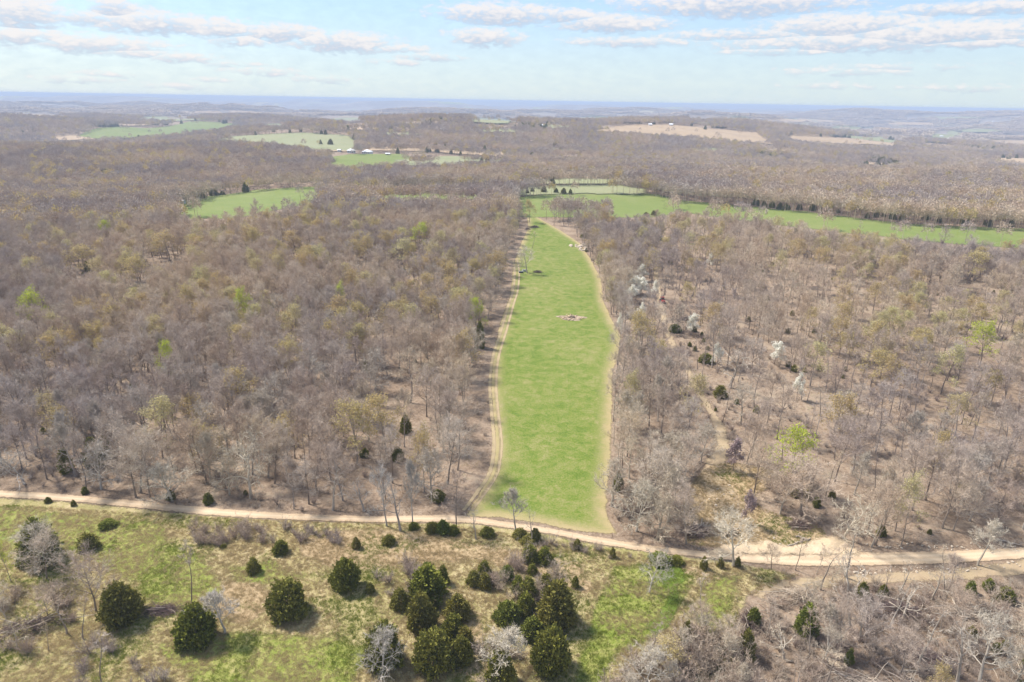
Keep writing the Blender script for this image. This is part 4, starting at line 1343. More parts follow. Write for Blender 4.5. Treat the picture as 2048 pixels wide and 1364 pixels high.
for i in order:
    if not shown[i] or n_bare >= 165:
        continue
    side = "beyond the gravel road on the dense side of the meadow" if px[i] < 960 else ("between the meadow and the woodland track" if px[i] < 1400 else "in the thinned woods behind the wide road")
    grp = "bare trees " + side
    short = " left of the meadow" if px[i] < 960 else (" beside the woodland track" if px[i] < 1400 else " behind the wide road")
    deep = "at the edge of the wood" if r[i] < 128 else ("a little way into the wood" if r[i] < 150 else "deeper in the wood")
    build = "pale whitish tree" if pale_t[i] else ("slim pole like tree" if kind[i] == 2 else ("round headed grey tree", "tall grey tree", "low branched grey tree", "narrow grey tree", "broad spreading grey tree", "tall thin grey tree", "middling grey tree")[which_b[i]])
    if kind[i] in (0, 2):
        tmesh, cmesh = PALE_GREY[which_b[i] % 3] if pale_t[i] else (BARE[which_b[i]] if kind[i] == 0 else SLIM[which_b[i] % 3])
        plant("bare_tree", [("trunk", tmesh), ("crown", cmesh)], (x[i], y[i], z[i]), size[i], turn[i], "bare " + build + " " + deep + short, "tree", grp)
        n_bare += 1
    elif kind[i] == 1:
        b = BUDDING[which_b[i] % 3]
        plant("budding_tree", [("trunk", b[0]), ("crown", b[1]), ("foliage", b[2][0])], (x[i], y[i], z[i]), size[i], turn[i], "olive tinged leafing tree " + deep + short, "tree", "leafing trees " + side)
    else:
        c = CEDARS[4]
        plant("cedar_tree", [("trunk", c[0]), ("crown", c[1])], (x[i], y[i], z[i]), tuple(np.array((3.2, 3.2, 4.6)) * size[i]), turn[i], "dark cedar under bare trees" + short, "tree", "cedars " + side)
    done[i] = True
rest = ~done
near = rest & (r < 420)
protos, idx, m = [], np.zeros(len(x), int), near
protos = [[a, b] for a, b in BARE] + [[a, b] for a, b in SLIM] + [[b[0], b[1], b[2][q]] for b in BUDDING for q in (0, 1)] + [[CEDARS[4][0], CEDARS[4][1]]] + [list(q) for q in PALE_GREY[:3]]
nb = len(BARE)
idx = np.where(kind == 0, which_b, np.where(kind == 2, nb + which_b % 3, np.where(kind == 1, nb + 3 + which_b % 6, nb + 9)))
idx = np.where(pale_t, nb + 10 + which_b % 3, idx)
scl = np.stack([size, size, size], -1)
scl[kind == 3] *= (3.2, 3.2, 4.6)
scatter("woods", np.stack([x, y, z], -1)[m], turn[m], scl[m], idx[m], protos, "leafless brown woods on both sides of the green meadow")

# ---- woods in the middle distance
far_lists = [[q] for q in FARC] + [[q] for q in FARB] + [[CEDARS[2][1]], [CEDARS[1][1]]]
m = rest & (r >= 420)
fx, fy, fs = [x[m]], [y[m]], [size[m]]
fk = [np.where(kind[m] == 1, 4 + which_b[m] % 2, np.where(kind[m] == 3, 6, which_b[m] % 4))]
for r0, r1, cell, grow in ((640, 1200, 6.0, 1.0), (1200, 2000, 7.6, 1.15), (2000, 3000, 10.0, 1.45)):
    a, b = candidates(r0, r1, cell)
    c = hgt(a, b)
    q = clear_of_fields(a, b, c)
    lanes = smooth_noise(a, b, 420, 31)
    q &= ~((lanes > .50) & (rs.rand(len(a)) < .75))
    q &= rs.rand(len(a)) < .94
    a, b = a[q], b[q]
    uu = rs.rand(len(a))
    ev = smooth_noise(a, b, 260, 5)
    k = np.where((uu < .10 + .12 * (smooth_noise(a, b, 300, 6) > .1)), 4 + rs.randint(0, 2, len(a)), rs.randint(0, 4, len(a)))
    k = np.where((ev > .40) & (rs.rand(len(a)) < .55), 6 + rs.randint(0, 2, len(a)), k)
    k = np.where(rs.rand(len(a)) < .012, 6, k)
    fx.append(a)
    fy.append(b)
    fs.append(rs.uniform(.75, 1.15, len(a)) * grow)
    fk.append(k)
for q_, (pl, n) in enumerate([([(-10, 378), (120, 372), (260, 386), (200, 404), (-10, 410)], 80), ([(130, 318), (260, 321), (295, 345), (180, 346)], 60), ([(1530, 320), (1660, 322), (1690, 336), (1550, 336)], 36), ([(300, 395), (345, 392), (350, 400), (310, 402)], 6), ([(1040, 385), (1200, 382), (1200, 390), (1050, 392)], 7), ([(640, 386), (1000, 382), (1000, 388), (640, 391)], 22), ([(1500, 408), (1800, 436), (2040, 452), (2040, 458), (1800, 443), (1500, 414)], 30)]):
    a, b = in_px(pl, n, 1300 + q_)
    fx.append(a)
    fy.append(b)
    fs.append(rs.uniform(.30, .62, n) if q_ > 3 else rs.uniform(.5, .9, n))
    fk.append(6 + rs.randint(0, 2, n))
fx, fy, fs, fk = (np.concatenate(v) for v in (fx, fy, fs, fk))
sc3 = np.stack([fs, fs, fs], -1)
sc3[fk >= 6] *= (7.5, 7.5, 8.5)
scatter("distant_woods", np.stack([fx, fy, hgt(fx, fy)], -1), rs.uniform(0, 6.28, len(fx)), sc3, fk, far_lists, "grey brown woods rolling away beyond the meadow and fields")

# ---- the farthest woods: whole stands at a time
pm = MB()
q = np.random.RandomState(4)
for t in range(16):
    ox, oy, s = q.uniform(-15, 15), q.uniform(-15, 15), q.uniform(.8, 1.2)
    for i in range(26):
        a, c = q.uniform(0, 6.28), q.uniform(-.2, 1)
        sn = math.sqrt(1 - min(1, c * c))
        p = V3(ox, oy, 7.5) + V3(math.cos(a) * sn * 4.6, math.sin(a) * sn * 4.6, c * 5) * s
        d = norm(V3(math.cos(a) * sn, math.sin(a) * sn, c + .4))
        s1 = norm(np.cross(d, q.normal(size=3))) * 1.1
        s2 = norm(np.cross(d, s1)) * .9
        pm.add([p - s1, p - s2, p + s1, p + s2], [(0, 1, 2, 3)])
PATCH = pm.mesh("stand", TWIG)
a, b = candidates(3000, 6600, 27)
c = hgt(a, b)
cover = smooth_noise(a, b * 1.6, 900, 77) + .35 * smooth_noise(a, b * 1.6, 330, 78)
k = clear_of_fields(a, b, c) & (cover < .20)
a, b = a[k], b[k]
lump2 = 3.0 * np.sin(a / 23 + 3 * np.sin(b / 71)) * np.sin(b / 37 + 2 * np.sin(a / 53)) + 3.5 * np.sin(a / 61 + 2 * np.sin(b / 131)) * np.sin(b / 97)
zz = hgt(a, b) + np.clip((np.hypot(a, b) - 2600) / 1500, 0, 1) * lump2
scatter("far_woods", np.stack([a, b, zz], -1), rs.uniform(0, 6.28, len(a)), rs.uniform(.9, 1.25, len(a)), np.zeros(len(a), int), [[PATCH]], "faint bluish woods near the horizon")

# ------------------------------------------------------------------ undergrowth, grass, sticks
x, y = candidates(98, 360, 2.7)
z = hgt(x, y)
px, py, _ = project(x, y, z)
k = py < np.interp(px, [q[0] for q in ROAD_T], [q[1] for q in ROAD_T]) - 5
for pl in (MEADOW, CLEAR, F_MID, F_STRIP):
    k &= ~inside(px, py, pl)
k &= seg_dist(px, py, [(a, b) for a, b, _ in WOOD_TRACK], False) > np.interp(py, [450, 1100], [4, 13])
k &= ~(inside(px, py, FRINGE) & (rs.rand(len(x)) < .8))
k &= ~(inside(px, py, OPEN_L) & (rs.rand(len(x)) < .75))
k &= (smooth_noise(x, y, 40, 51) + rs.uniform(-.5, .5, len(x))) > .10
x, y, z = x[k], y[k], z[k]
bx_, by_ = in_px([(1480, 1230), (1560, 1190), (1700, 1176), (2100, 1166), (2100, 1420), (1500, 1420)], 420, 58)
x, y = np.concatenate([x, bx_]), np.concatenate([y, by_])
z = hgt(x, y)
ug = np.where((rs.rand(len(x)) < .10) & (smooth_noise(x, y, 55, 57) > .05), 4, rs.randint(0, 4, len(x)))
scatter("undergrowth", np.stack([x, y, z], -1), rs.uniform(0, 6.28, len(x)), np.where(ug == 4, 2.0, 1.0) * rs.uniform(.4, 1.1, len(x)), ug, [list(b) for b in BUSHES] + [[CEDARS[4][1]]], "low leafless brush under the woods")


def tuft(seed, mat, n=26, h=.34, w=.03, r=.28):
    q = np.random.RandomState(seed)
    m_ = MB()
    for i in range(n):
        p = V3(q.normal() * r * .5, q.normal() * r * .5, -.03)
        d = norm(V3(p[0] * 1.6 + q.normal() * .3, p[1] * 1.6 + q.normal() * .3, 1))
        m_.blade(p, p + d * h * q.uniform(.6, 1.2), w, q, .03)
    return m_.mesh("tuft", mat)


BLADE_DRY = leaf_mat("dry_blades", (.46, .37, .20), (.55, .45, .27), (.42, .32, .19), .45)
BLADE_GREEN = leaf_mat("green_blades", (.16, .22, .025), (.26, .29, .06), (.24, .26, .05), .5)
TUFTS = [tuft(i, BLADE_DRY) for i in range(2)] + [tuft(9 + i, BLADE_GREEN, 26, .26) for i in range(2)]
gx_, gy_ = in_px([(-150, 1000), (500, 1040), (900, 1050), (1300, 1112), (1500, 1135), (1600, 1150), (1480, 1200), (1450, 1400), (-150, 1400)], 52000, 61)
cx_, cy_ = in_px(CLEAR, 4200, 66)
gx_, gy_ = np.concatenate([gx_, cx_]), np.concatenate([gy_, cy_])
gn = smooth_noise(gx_, gy_, 22, 62) + .7 * smooth_noise(gx_, gy_, 9, 63)
gp_ = project(gx_, gy_, hgt(gx_, gy_))
strip_ = inside(gp_[0], gp_[1], [(1228, 1134), (1330, 1122), (1395, 1150), (1360, 1210), (1330, 1262), (1240, 1310), (1190, 1390), (1130, 1395), (1165, 1290), (1190, 1210)])
gk = np.where(gn + .55 * strip_ + rs.uniform(-.35, .35, len(gx_)) > .26, 2, 0) + rs.randint(0, 2, len(gx_))
keep = np.abs(gn) + rs.uniform(0, .5, len(gx_)) > .22
scatter("grass_tufts", np.stack([gx_, gy_, hgt(gx_, gy_) + .05], -1)[keep], rs.uniform(0, 6.28, keep.sum()), rs.uniform(.45, 1.2, keep.sum()), gk[keep], [[t] for t in TUFTS], "tussocks of dry and fresh grass on the rough pasture")
BLADE_LITTER = leaf_mat("dead_weed", (.26, .175, .115), (.36, .26, .18), (.30, .23, .13), .3)
LITTER = [tuft(30 + i, BLADE_LITTER, 18, .3, .05, .5) for i in range(2)] + [tuft(40 + i, BLADE_DRY, 18, .3, .04, .45) for i in range(2)]
lx_, ly_ = candidates(96, 250, 1.55)
lpx, lpy, _ = project(lx_, ly_, hgt(lx_, ly_))
lk = (lpy < np.interp(lpx, [q[0] for q in ROAD_T], [q[1] for q in ROAD_T]) - 2) & ~inside(lpx, lpy, MEADOW)
lk |= inside(lpx, lpy, [(1490, 1150), (1500, 1400), (2200, 1400), (2200, 1130), (1700, 1166)])
lk &= seg_dist(lpx, lpy, [(a, b) for a, b, _ in WOOD_TRACK], False) > np.interp(lpy, [450, 1100], [4, 11])
lk &= smooth_noise(lx_, ly_, 12, 91) + rs.uniform(-.5, .5, len(lx_)) > -.05
lx_, ly_ = lx_[lk], ly_[lk]
lw = np.where(smooth_noise(lx_, ly_, 30, 92) > .25, 2, 0) + rs.randint(0, 2, len(lx_))
scatter("dead_weeds", np.stack([lx_, ly_, hgt(lx_, ly_)], -1), rs.uniform(0, 6.28, len(lx_)), rs.uniform(.5, 1.5, len(lx_)), lw, [[t] for t in LITTER], "dead weeds and leaf litter on the woodland floor")


def stick(seed):
    q = np.random.RandomState(seed)
    m_ = MB()
    L = q.uniform(1.4, 3.5)
    p = wander(V3(-L / 2, 0, .08), V3(1, 0, 0), L, 4, q, .12, 0)
    m_.tube(p, [.07, .06, .05, .04, .015], 4)
    for i in range(5):
        b = p[q.randint(1, 4)]
        m_.blade(b, b + norm(V3(.6, q.normal(), abs(q.normal()) * .5)) * q.uniform(.4, 1.0), .04, q, .05)
    return m_.mesh("stick", BARK_DEAD if seed % 2 else BARK)


STICKS = [stick(i) for i in range(4)]
sx1, sy1 = in_px([(1340, 560), (1500, 520), (1800, 600), (2080, 700), (2080, 1080), (1760, 1085), (1500, 960), (1400, 760)], 1800, 71)
sx2, sy2 = in_px([(1500, 1210), (1600, 1180), (2080, 1160), (2080, 1420), (1480, 1420)], 420, 72)
sx3, sy3 = in_px([(0, 960), (300, 700), (800, 640), (900, 800), (880, 1015), (400, 1005)], 700, 73)
sx_, sy_ = np.concatenate([sx1, sx2, sx3]), np.concatenate([sy1, sy2, sy3])
scatter("fallen_sticks", np.stack([sx_, sy_, hgt(sx_, sy_)], -1), rs.uniform(0, 6.28, len(sx_)), rs.uniform(.5, 1.2, len(sx_)), rs.randint(0, 4, len(sx_)), [[s] for s in STICKS], "dead sticks strewn over the leaf litter")
rk = MB()
q = np.random.RandomState(3)


def stone_mesh(seed, mat, name="stone"):
    q = np.random.RandomState(seed)
    m_ = MB()
    pts = [norm(V3(*p)) for p in ((1, 0, .1), (.7, .7, 0), (0, 1, .1), (-.7, .7, 0), (-1, 0, .1), (-.7, -.7, 0), (0, -1, .1), (.7, -.7, 0))]
    v = [p * V3(.5, .38, .3) * q.uniform(.8, 1.2) for p in pts] + [p * V3(.36, .28, 0) * q.uniform(.8, 1.15) + V3(0, 0, .3 * q.uniform(.8, 1.2)) for p in pts] + [V3(0, 0, .36)]
    f = [(i, (i + 1) % 8, 8 + (i + 1) % 8, 8 + i) for i in range(8)] + [(8 + i, 8 + (i + 1) % 8, 16) for i in range(8)]
    m_.add(v, f)
    return m_.mesh(name, mat)


STONE_M = plain_mat("pale_stone", (.50, .42, .33), .9, .25, 4)
STONES = [stone_mesh(i, STONE_M) for i in range(4)]
vx, vy = in_px([(1440, 1096), (1560, 1090), (1680, 1084), (2060, 1088), (2060, 1100), (1700, 1104), (1600, 1100)], 150, 81)
wx, wy = in_px([(1700, 1136), (1900, 1132), (2060, 1122), (2060, 1132), (1900, 1146), (1700, 1154)], 110, 82)
ux, uy = in_px([(1400, 950), (1470, 960), (1560, 1080), (1660, 1085), (1440, 1095)], 70, 83)
vx, vy = np.concatenate([vx, wx, ux]), np.concatenate([vy, wy, uy])
scatter("rubble", np.stack([vx, vy, hgt(vx, vy) + .08], -1), rs.uniform(0, 6.28, len(vx)), rs.uniform(.12, .42, len(vx)) * rs.uniform(.6, 1.5, len(vx)), rs.randint(0, 4, len(vx)), [[s] for s in STONES], "pale broken stone along the wide end of the gravel road")

# ------------------------------------------------------------------ shrubs that can be told apart
SHRUBS = [
    ([(372, 1048), (500, 1046), (690, 1056), (680, 1092), (560, 1094), (390, 1092)], 46, .7, 1.4, "leafless brown shrub in the brushy strip below the gravel road", "shrubs in the brushy strip below the gravel road"),
    ([(0, 1200), (60, 1170), (150, 1190), (240, 1290), (240, 1380), (0, 1380)], 28, .9, 1.7, "grey leafless shrub around the brush pile at the pasture corner", "shrubs around the brush pile"),
    ([(240, 1310), (330, 1330), (330, 1390), (240, 1390)], 6, .8, 1.3, "low grey shrub at the pasture's lower rim", "shrubs at the pasture's lower rim"),
    ([(745, 1150), (800, 1120), (850, 1140), (830, 1215), (770, 1215)], 14, .8, 1.6, "purplish bare shrub on the pasture side of the big cedar clump", "purplish shrubs beside the big cedar clump"),
    ([(940, 1150), (1000, 1110), (1110, 1130), (1130, 1180), (1090, 1290), (1010, 1210)], 26, .8, 1.7, "purplish bare shrub between the cedars of the thicket", "purplish shrubs between the cedars"),
    ([(960, 1280), (1040, 1290), (1050, 1380), (950, 1380)], 10, .9, 1.6, "tan bare shrub in the gap between the two evergreen thickets", "tan shrubs between the thickets"),
    ([(1230, 1360), (1300, 1310), (1390, 1265), (1470, 1260), (1520, 1310), (1520, 1400), (1210, 1400)], 46, 1.3, 2.4, "tall grey shrub in the dense thicket at the near end of the green gap", "tall grey shrubs of the dense thicket"),
    ([(1500, 1200), (1600, 1175), (1900, 1168), (2070, 1170), (2070, 1390), (1540, 1390)], 66, .6, 1.7, "thin grey brown shrub growing in the logged patch", "shrubs in the logged patch"),
    ([(1500, 1025), (1520, 970), (1600, 945), (1650, 990), (1640, 1040)], 22, 1.0, 2.0, "purplish shrub of the thicket beside the clearing", "purplish shrubs beside the clearing"),
    ([(1232, 1070), (1235, 990), (1330, 960), (1370, 1030), (1360, 1085)], 24, .9, 1.9, "grey brown shrub around the big white limbed tree", "shrubs around the white limbed tree"),
    ([(1085, 1086), (1200, 1098), (1300, 1122), (1290, 1132), (1190, 1112), (1085, 1100)], 14, .5, 1.0, "low brown shrub on the verge of the gravel road", "low shrubs on the verge"),
]
for s_, (pl, n, lo, hi, lab, grp) in enumerate(SHRUBS):
    a, b = in_px(pl, n, 900 + s_)
    for i in range(n):
        if any(math.hypot(a[i] - hx, b[i] - hy) < hr * .75 and py_ > 930 for (hx, hy, hr), (_a, py_, _c, _d) in zip(hero_xy, hero_px)):
            continue
        bsh = BUSHES[rnd.randrange(4)]
        s = rnd.uniform(lo, hi)
        plant("bare_shrub", [("stem", bsh[0]), ("twigs", bsh[1])], (a[i], b[i], float(hgt(a[i], b[i]))), s, rnd.uniform(0, 6.28), lab, "shrub", grp)


for n_, (pl, n, lo, hi, lab, grp) in enumerate([
    ([(1500, 1215), (1620, 1185), (1900, 1180), (2070, 1185), (2070, 1400), (1540, 1400)], 34, .45, .85, "thin pale tree left standing in the logged patch", "thin trees left in the logged patch"),
    ([(1220, 1370), (1300, 1310), (1400, 1260), (1480, 1260), (1520, 1400), (1190, 1420)], 22, .35, .6, "grey sapling tree rising out of the dense thicket at the green gap", "saplings of the dense thicket"),
    ([(0, 1200), (150, 1180), (260, 1320), (230, 1400), (0, 1400)], 9, .4, .65, "grey sapling tree by the brush pile at the pasture corner", "saplings by the brush pile"),
    ([(1240, 1055), (1240, 950), (1380, 930), (1370, 1040)], 4, .5, .8, "grey scrub tree crowded round the big white limbed tree", "scrub trees by the white limbed tree"),
    ([(1500, 1140), (1540, 1130), (1760, 1140), (1740, 1160), (1560, 1160)], 4, .4, .6, "thin bare sapling between the wide road and the side track", "saplings between road and side track")]):
    a, b = in_px(pl, n, 1200 + n_)
    for i in range(n):
        if any(math.hypot(a[i] - hx, b[i] - hy) < hr * .9 for hx, hy, hr in hero_xy):
            continue
        src = (SLIM, PALE_GREY, BARE, SNAG, SLIM)[rnd.randrange(5)]
        tm_, cm_ = src[rnd.randrange(len(src))]
        plant("bare_tree", [("trunk", tm_), ("crown", cm_)], (a[i], b[i], float(hgt(a[i], b[i]))), rnd.uniform(lo, hi), rnd.uniform(0, 6.28), lab, "tree", grp)


# ------------------------------------------------------------------ heaps, fallen trees, logs, stones
def brush_pile(p, L, W, H, rz, mat, lab, seed, n=260, sticks=9):
    q = np.random.RandomState(seed)
    o = empty("brush_pile", tuple(p), rz)
    m_ = MB()
    for i in range(n):
        a, b = q.normal() * .38, q.normal() * .38
        hz = max(0.05, H * (1 - min(1, a * a * 3 + b * b * 3)) * q.uniform(.3, 1))
        c = V3(a * L, b * W, hz)
        d = norm(V3(1, q.normal() * .7, q.normal() * .28)) * q.uniform(.5, 1.5)
        m_.tube([c - d, c + V3(0, 0, .05), c + d], [.03, .025, .008], 3)
        m_.blade(c, c + norm(q.normal(size=3) + V3(0, 0, .3)) * .7, .03, q, .08)
    tag(link("twigs", m_.mesh("twigs", mat), o), None, None, None, "stuff")
    for i in range(sticks):
        m2 = MB()
        c = V3(q.normal() * .25 * L, q.normal() * .25 * W, H * q.uniform(.3, .9))
        pts = wander(c, norm(V3(q.choice([-1, 1]), q.normal() * .6, .12)), L * .55, 4, q, .12, 0)
        m2.tube(pts, [.09, .08, .06, .045, .015], 5)
        link("branch", m2.mesh("branch", BARK if q.rand() < .5 else BARK_DEAD), o)
    return tag(o, lab, "brush pile", "heaps of cut brush")


PILES = [((60, 1262), 9.5, 3.2, 1.9, 30, DARKBRUSH, "large dark brush pile at the pasture corner near the frame edge"), ((330, 1222), 3.4, 1.6, .6, 5, DARKBRUSH, "low dark brush heap between two round cedars on pasture"),
         ((1500, 1248), 4.0, 2.4, 1.6, 70, DARKBRUSH, "purplish dark brush heap against a green cedar"), ((1590, 1196), 7.0, 2.6, 1.6, 20, BRUSH, "grey heap of cut tops under the side track"),
         ((1800, 1226), 6.5, 3.2, 1.9, -20, DARKBRUSH, "dark brush heap behind the twin pale snags"), ((1850, 1318), 6.0, 2.6, 1.5, -35, DARKBRUSH, "dark brush heap in the middle of the logged patch"),
         ((1920, 1232), 5.5, 2.4, 1.3, -10, BRUSH, "grey brush heap around the upended root top"), ((1735, 1376), 7.5, 3.0, 1.3, -15, BRUSH, "grey heap of limbs at the lower frame edge"),
         ((1392, 1068), 5.0, 2.6, 1.4, 20, DARKBRUSH, "dark brush heap next to the grey log heap"), ((1600, 1052), 3.2, 2.0, .9, 0, DARKBRUSH, "small brown brush heap in the clearing"), ((1375, 640), 5.5, 1.6, 1.0, 0, DARKBRUSH, "dark felled tops beside the flat white blossom"),
         ((1070, 455), 3.4, 1.6, 1.1, 0, DARKBRUSH, "dark heap at the narrow head of the meadow"), ((1056, 459), 1.6, 1.2, .9, 0, DARKBRUSH, "smaller dark heap at the narrow head of the meadow"), ((1076, 545), 2.6, 1.6, .9, 0, DARKBRUSH, "brown brush heap beside the lone spreading oak")]
for i, ((bx, by), L, W, H, rz, m_, lab) in enumerate(PILES):
    brush_pile(at(bx, by), L, W, H, R(rz), m_, lab, 40 + i, 260 if L > 3 else 110)


def fallen(A, B, r0, lab, seed, mat=BARK_DEAD, n=9, name="fallen_tree"):
    q = np.random.RandomState(seed)
    a, b = at(*A), at(*B)
    o = empty(name, tuple(a))
    d = b - a
    m_ = MB()
    pts = [V3(0, 0, r0 * .8) + d * t + V3(q.normal() * .12, q.normal() * .12, .1 * q.rand()) for t in np.linspace(0, 1, 6)]
    m_.tube(pts, [r0 * (1 - .75 * t) for t in np.linspace(0, 1, 6)], 7, True)
    link("trunk", m_.mesh("trunk", mat), o)
    for i in range(n):
        t = q.uniform(.3, 1)
        c = V3(0, 0, r0) + d * t
        m2 = MB()
        e = wander(c, norm(norm(d) * .8 + norm(q.normal(size=3)) * .8 * V3(1, 1, .5) + V3(0, 0, .25)), np.linalg.norm(d) * q.uniform(.2, .4), 4, q, .2, 0)
        m2.tube(e, [r0 * .4, r0 * .3, r0 * .22, r0 * .15, .01], 4)
        for g in range(7):
            k = q.randint(1, 5)
            m2.blade(e[k], e[k] + norm(norm(d) + q.normal(size=3) * .8 + V3(0, 0, .2)) * q.uniform(.4, 1.1), .035, q, .06)
        link("branch", m2.mesh("branch", mat), o)
    return tag(o, lab, "fallen tree" if n else "log", "felled trees and logs")


for i, (A, B, r_, lab, n) in enumerate([
    ((1570, 1318), (1512, 1232), .14, "long felled pole reaching up from the stumpy trunk to the dark heap", 8), ((1575, 1322), (1505, 1292), .13, "felled pole beside the stumpy trunk pointing to the thicket", 7),
    ((1572, 1322), (1640, 1346), .15, "felled pole running down from the stumpy trunk", 6), ((1600, 1330), (1660, 1372), .10, "thin felled pole at the lower edge below the stumpy trunk", 4),
    ((1770, 1326), (1830, 1366), .20, "thick pale felled trunk pointing to the lower frame edge", 8), ((1762, 1322), (1786, 1316), .18, "short pale log end on bare litter", 0),
    ((1790, 1344), (1890, 1340), .16, "bent felled limb lying across the logged patch", 8), ((1860, 1272), (1900, 1330), .14, "felled stem in the grey root tangle", 8), ((1965, 1272), (2015, 1306), .16, "felled bole behind the round headed pale tree", 7),
    ((2000, 1290), (2056, 1330), .12, "felled pole running out of frame in the logged patch", 5), ((1905, 1200), (1935, 1250), .17, "upended pale tree top with limbs spread like a fan", 10), ((1730, 1290), (1760, 1302), .07, "thin white pole on brown litter", 0),
    ((1574, 1094), (1608, 1084), .22, "grey barkless log lying in the clearing by the soil bank", 0), ((1612, 1083), (1622, 1079), .26, "short butt log at the end of the grey barkless log", 0), ((1592, 1074), (1601, 1076), .24, "dark short log lying behind the grey barkless log", 0), ((1603, 1078), (1612, 1080), .24, "second dark short log behind the grey barkless log", 0),
    ((1395, 632), (1440, 640), .18, "dark felled stem beside the flat white blossom", 6), ((1590, 580), (1625, 590), .18, "felled stem at the upper edge of thinned woods", 5), ((1470, 640), (1500, 650), .14, "felled stem lying in the thinned woods near the open oak", 4),
    ((1450, 705), (1480, 740), .2, "white barked felled top near the faint blossom", 9), ((1720, 800), (1755, 812), .14, "grey felled stem in the thinned woods' middle", 4), ((1990, 1080), (2040, 1092), .2, "felled trunk at the woods edge by the wide road's end", 6)]):
    fallen(A, B, r_, lab, 200 + i, BARK if "dark" in lab else BARK_DEAD, n, "fallen_tree" if n else "log")

# heap of cut logs in the clearing, half behind the spreading roadside tree
p = at(1462, 1068)
o = empty("log_heap", tuple(p), R(15))
q = np.random.RandomState(8)
for i in range(46):
    m_ = MB()
    a, b = q.normal() * 1.5, q.normal() * .8
    c = V3(a, b, max(.12, 1.0 - .22 * a * a - .5 * b * b) * q.uniform(.2, 1))
    d = norm(V3(q.normal(), q.normal(), q.normal() * .25)) * q.uniform(.4, 1.1)
    r_ = q.uniform(.06, .15)
    m_.tube([c - d, c + d], [r_, r_ * .85], 7, True)
    link("log", m_.mesh("log", BARK_DEAD), o)
tag(o, "heap of grey cut logs behind the spreading tree on the verge", "log pile")
p = at(1404, 1054)
o = empty("log_heap", tuple(p), R(40))
for i in range(16):
    m_ = MB()
    c = V3(q.normal() * .9, q.normal() * .5, q.uniform(.1, .6))
    d = norm(V3(1, q.normal() * .4, q.normal() * .15)) * q.uniform(.5, 1.3)
    m_.tube([c - d, c + d], [.16, .13], 7, True)
    link("log", m_.mesh("log", BARK_DEAD), o)
tag(o, "small stack of silver logs at the edge of the thicket by the clearing", "log pile")

# unlit bonfire in the meadow: ring of pale chips and earth round a heap of burnt logs
p = at(1144, 636)
o = empty("bonfire_heap", tuple(p))
m_ = MB()
ring = 26
for i in range(ring):
    a = 2 * math.pi * i / ring
    k = 1 + .2 * math.sin(3 * a) + .15 * math.sin(5 * a + 1)
    m_.v += [V3(math.cos(a) * 4.6 * k, math.sin(a) * 2.9 * k, .03), V3(math.cos(a) * 3.6 * k, math.sin(a) * 2.3 * k, .28), V3(math.cos(a) * 1.6 * k, math.sin(a) * 1.1 * k, .22)]
m_.v.append(V3(0, 0, .35))
for i in range(ring):
    j = (i + 1) % ring
    m_.f += [(i * 3, j * 3, j * 3 + 1, i * 3 + 1), (i * 3 + 1, j * 3 + 1, j * 3 + 2, i * 3 + 2), (i * 3 + 2, j * 3 + 2, ring * 3)]
link("earth_bed", m_.mesh("earth_bed", plain_mat("bonfire_earth", (.34, .26, .19), .95, .35, 1.5)), o)
CHAR = plain_mat("charred_wood", (.07, .055, .05), .9, .4)
CHIP = plain_mat("split_wood", (.52, .40, .27), .9, .25)
for i in range(44):
    m_ = MB()
    core = i < 18
    a = q.uniform(0, 6.28)
    rr_ = q.uniform(.1, 1.4) if core else q.uniform(2.2, 4.2)
    c = V3(math.cos(a) * rr_, math.sin(a) * rr_ * .65, .55 * q.uniform(.6, 1.2) if core else .32)
    d = norm(V3(q.normal(), q.normal(), q.normal() * .25)) * q.uniform(.4, 1.2)
    r_ = q.uniform(.08, .17)
    m_.tube([c - d, c + d], [r_, r_ * .8], 6, True)
    link("log", m_.mesh("log", CHAR if core and i % 2 else CHIP), o)
tag(o, "bonfire heap of charred logs ringed by pale wood in the middle of the meadow", "bonfire")

# loose pale rocks by the meadow's upper bend
a, b = in_px([(1140, 492), (1165, 486), (1182, 498), (1165, 503)], 26, 17)
for i in range(26):
    r_o = link("rock", STONES[i % 4])
    r_o.location = (a[i], b[i], float(hgt(a[i], b[i])) + .1)
    r_o.rotation_euler = (0, 0, rnd.uniform(0, 6.28))
    s = rnd.uniform(1.0, 3.0)
    r_o.scale = (s, s, s * .8)
    tag(r_o, "pale rock in the heap at the meadow's upper bend", "rock", "pale rocks at the meadow's upper bend")

